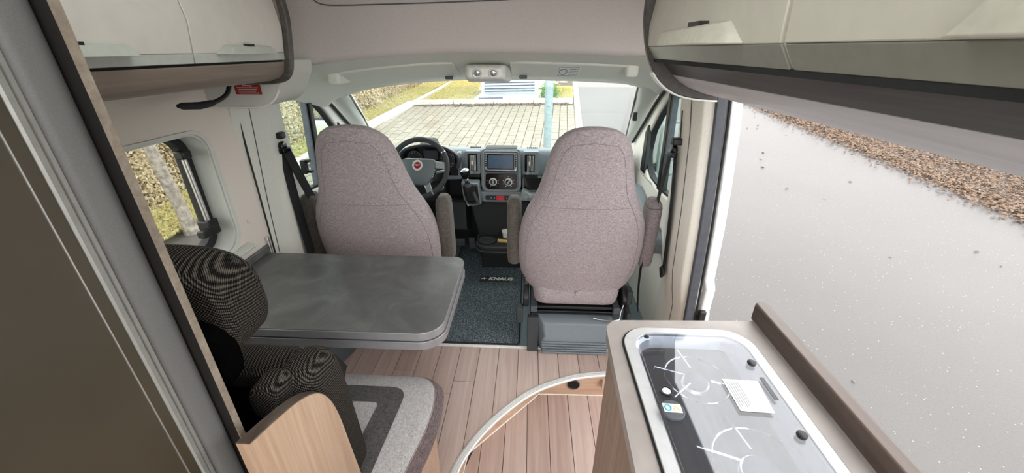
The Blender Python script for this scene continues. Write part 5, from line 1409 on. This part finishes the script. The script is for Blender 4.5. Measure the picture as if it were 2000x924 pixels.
O('display', prism(rr(-0.478, -0.385, 0.845, 0.905, 0.004), 'y', 2.495, 2.50), 'dash_dark', IC)
O('column_shroud', loft([[(p[0], 2.28, p[1]) for p in rr(-0.49, -0.385, 0.76, 0.845, 0.02)], [(p[0], 2.52, p[1]) for p in rr(-0.52, -0.355, 0.70, 0.83, 0.02)]]), 'black_soft', IC)
for s in (-1, 1):
    O('stalk', tube([(-0.437 + s * 0.05, 2.30, 0.815), (-0.437 + s * 0.13, 2.29, 0.83), (-0.437 + s * 0.155, 2.285, 0.836)], [0.008, 0.009, 0.013], 10), 'dash_light' if s > 0 else 'black_plastic', IC)
O('ignition', lathe([(0.02, 0), (0.022, 0.01), (0.014, 0.016), (0.012, 0.012), (0, 0.012)], 20, (-0.352, 2.36, 0.705), (0.2, -0.95, 0.1)), 'chrome', IC)

# steering wheel, built flat and then tilted
SWH = T('steering_wheel', 'dark grey four-spoke steering wheel with round red badge', 'steering wheel', (0, 0, 0))
RM = 0.171
def arcp(a0, a1, n_, r_=RM, z=0): return [(r_ * math.cos(R(a0 + (a1 - a0) * k / n_)), r_ * math.sin(R(a0 + (a1 - a0) * k / n_)), z) for k in range(n_ + 1)]
O('rim', tube(arcp(0, 360, 64)[:-1], 0.0155, 12, True), 'dash_dark', SWH)
for a in (34, 146, 236, 304):
    O('rim_trim', tube(arcp(a - 1.2, a + 1.2, 3), 0.0162, 12), 'silver', SWH)
hub = O('airbag_hub', loft([[(p[0] * k * 1.18, p[1] * k * 1.15 - 0.012, z) for p in round_poly([(-0.088, 0.058), (0.088, 0.058), (0.083, -0.02), (0.05, -0.075), (-0.05, -0.075), (-0.083, -0.02)], [0.03, 0.03, 0.02, 0.025, 0.025, 0.02], 5)] for k, z in ((1.0, -0.03), (1.03, -0.005), (1.0, 0.012), (0.9, 0.02), (0.5, 0.024))]), 'wheel_grey', SWH)
for s in (-1, 1):
    O('side_spoke', loft([[(s * 0.08, 0.045, 0.005), (s * 0.08, 0.005, 0.005), (s * 0.08, 0.005, -0.014), (s * 0.08, 0.045, -0.014)], [(s * 0.17, 0.038, 0.006), (s * 0.17, -0.002, 0.006), (s * 0.17, -0.002, -0.008), (s * 0.17, 0.038, -0.008)]]), 'dash_light', SWH, bev=0.005)
    O('lower_spoke', loft([[(s * 0.03, -0.08, 0.0), (s * 0.065, -0.07, 0.0), (s * 0.065, -0.07, -0.014), (s * 0.03, -0.08, -0.014)], [(s * 0.066, -0.16, 0.006), (s * 0.098, -0.142, 0.006), (s * 0.098, -0.142, -0.008), (s * 0.066, -0.16, -0.008)]]), 'silver', SWH, bev=0.004)
    pod = O('button_pod', prism([(s * x, y) for x, y in round_poly([(0.088, 0.0), (0.108, 0.0), (0.094, -0.062), (0.074, -0.058)], 0.006)], 'z', -0.012, 0.01), 'black_plastic', SWH, bev=0.003)
    for k in range(4):
        O('button', prism([(s * (0.0975 - 0.0035 * k + q[0]), -0.010 - 0.0135 * k + q[1]) for q in ((-0.007, -0.004), (0.007, -0.004), (0.007, 0.004), (-0.007, 0.004))], 'z', 0.01, 0.013), 'dash_light', pod)
    O('hub_groove', tube([(s * 0.064, 0.036, 0.0185), (s * 0.058, -0.02, 0.0195), (s * 0.040, -0.068, 0.017)], 0.001, 5), 'dash_dark', hub)
bd = O('badge', lathe([(0.0, 0.0), (0.031, 0.0), (0.031, 0.004), (0.028, 0.0058), (0.0215, 0.0045), (0, 0.004)], 32, (0, 0.012, 0.0215)), 'ring_light', hub)
O('badge_disc', lathe([(0.0205, 0.004), (0.019, 0.0062), (0, 0.0064)], 32, (0, 0.012, 0.0215)), 'badge_red', hub)
O('badge_letters', text('FIAT', 0.0155, (0, 0.012, 0.0284), (1, 0, 0), (0, 1, 0), 0.0008, 0.0002), 'ring_light', hub)
O('airbag_word', text('AIRBAG', 0.009, (0.0, -0.048, 0.0218), (1, 0, 0), (0, 1, 0), 0.0006), 'dash_dark', hub)
SWH.location = (-0.437, 2.215, 0.868)
SWH.rotation_euler = (R(62), 0, R(-4))
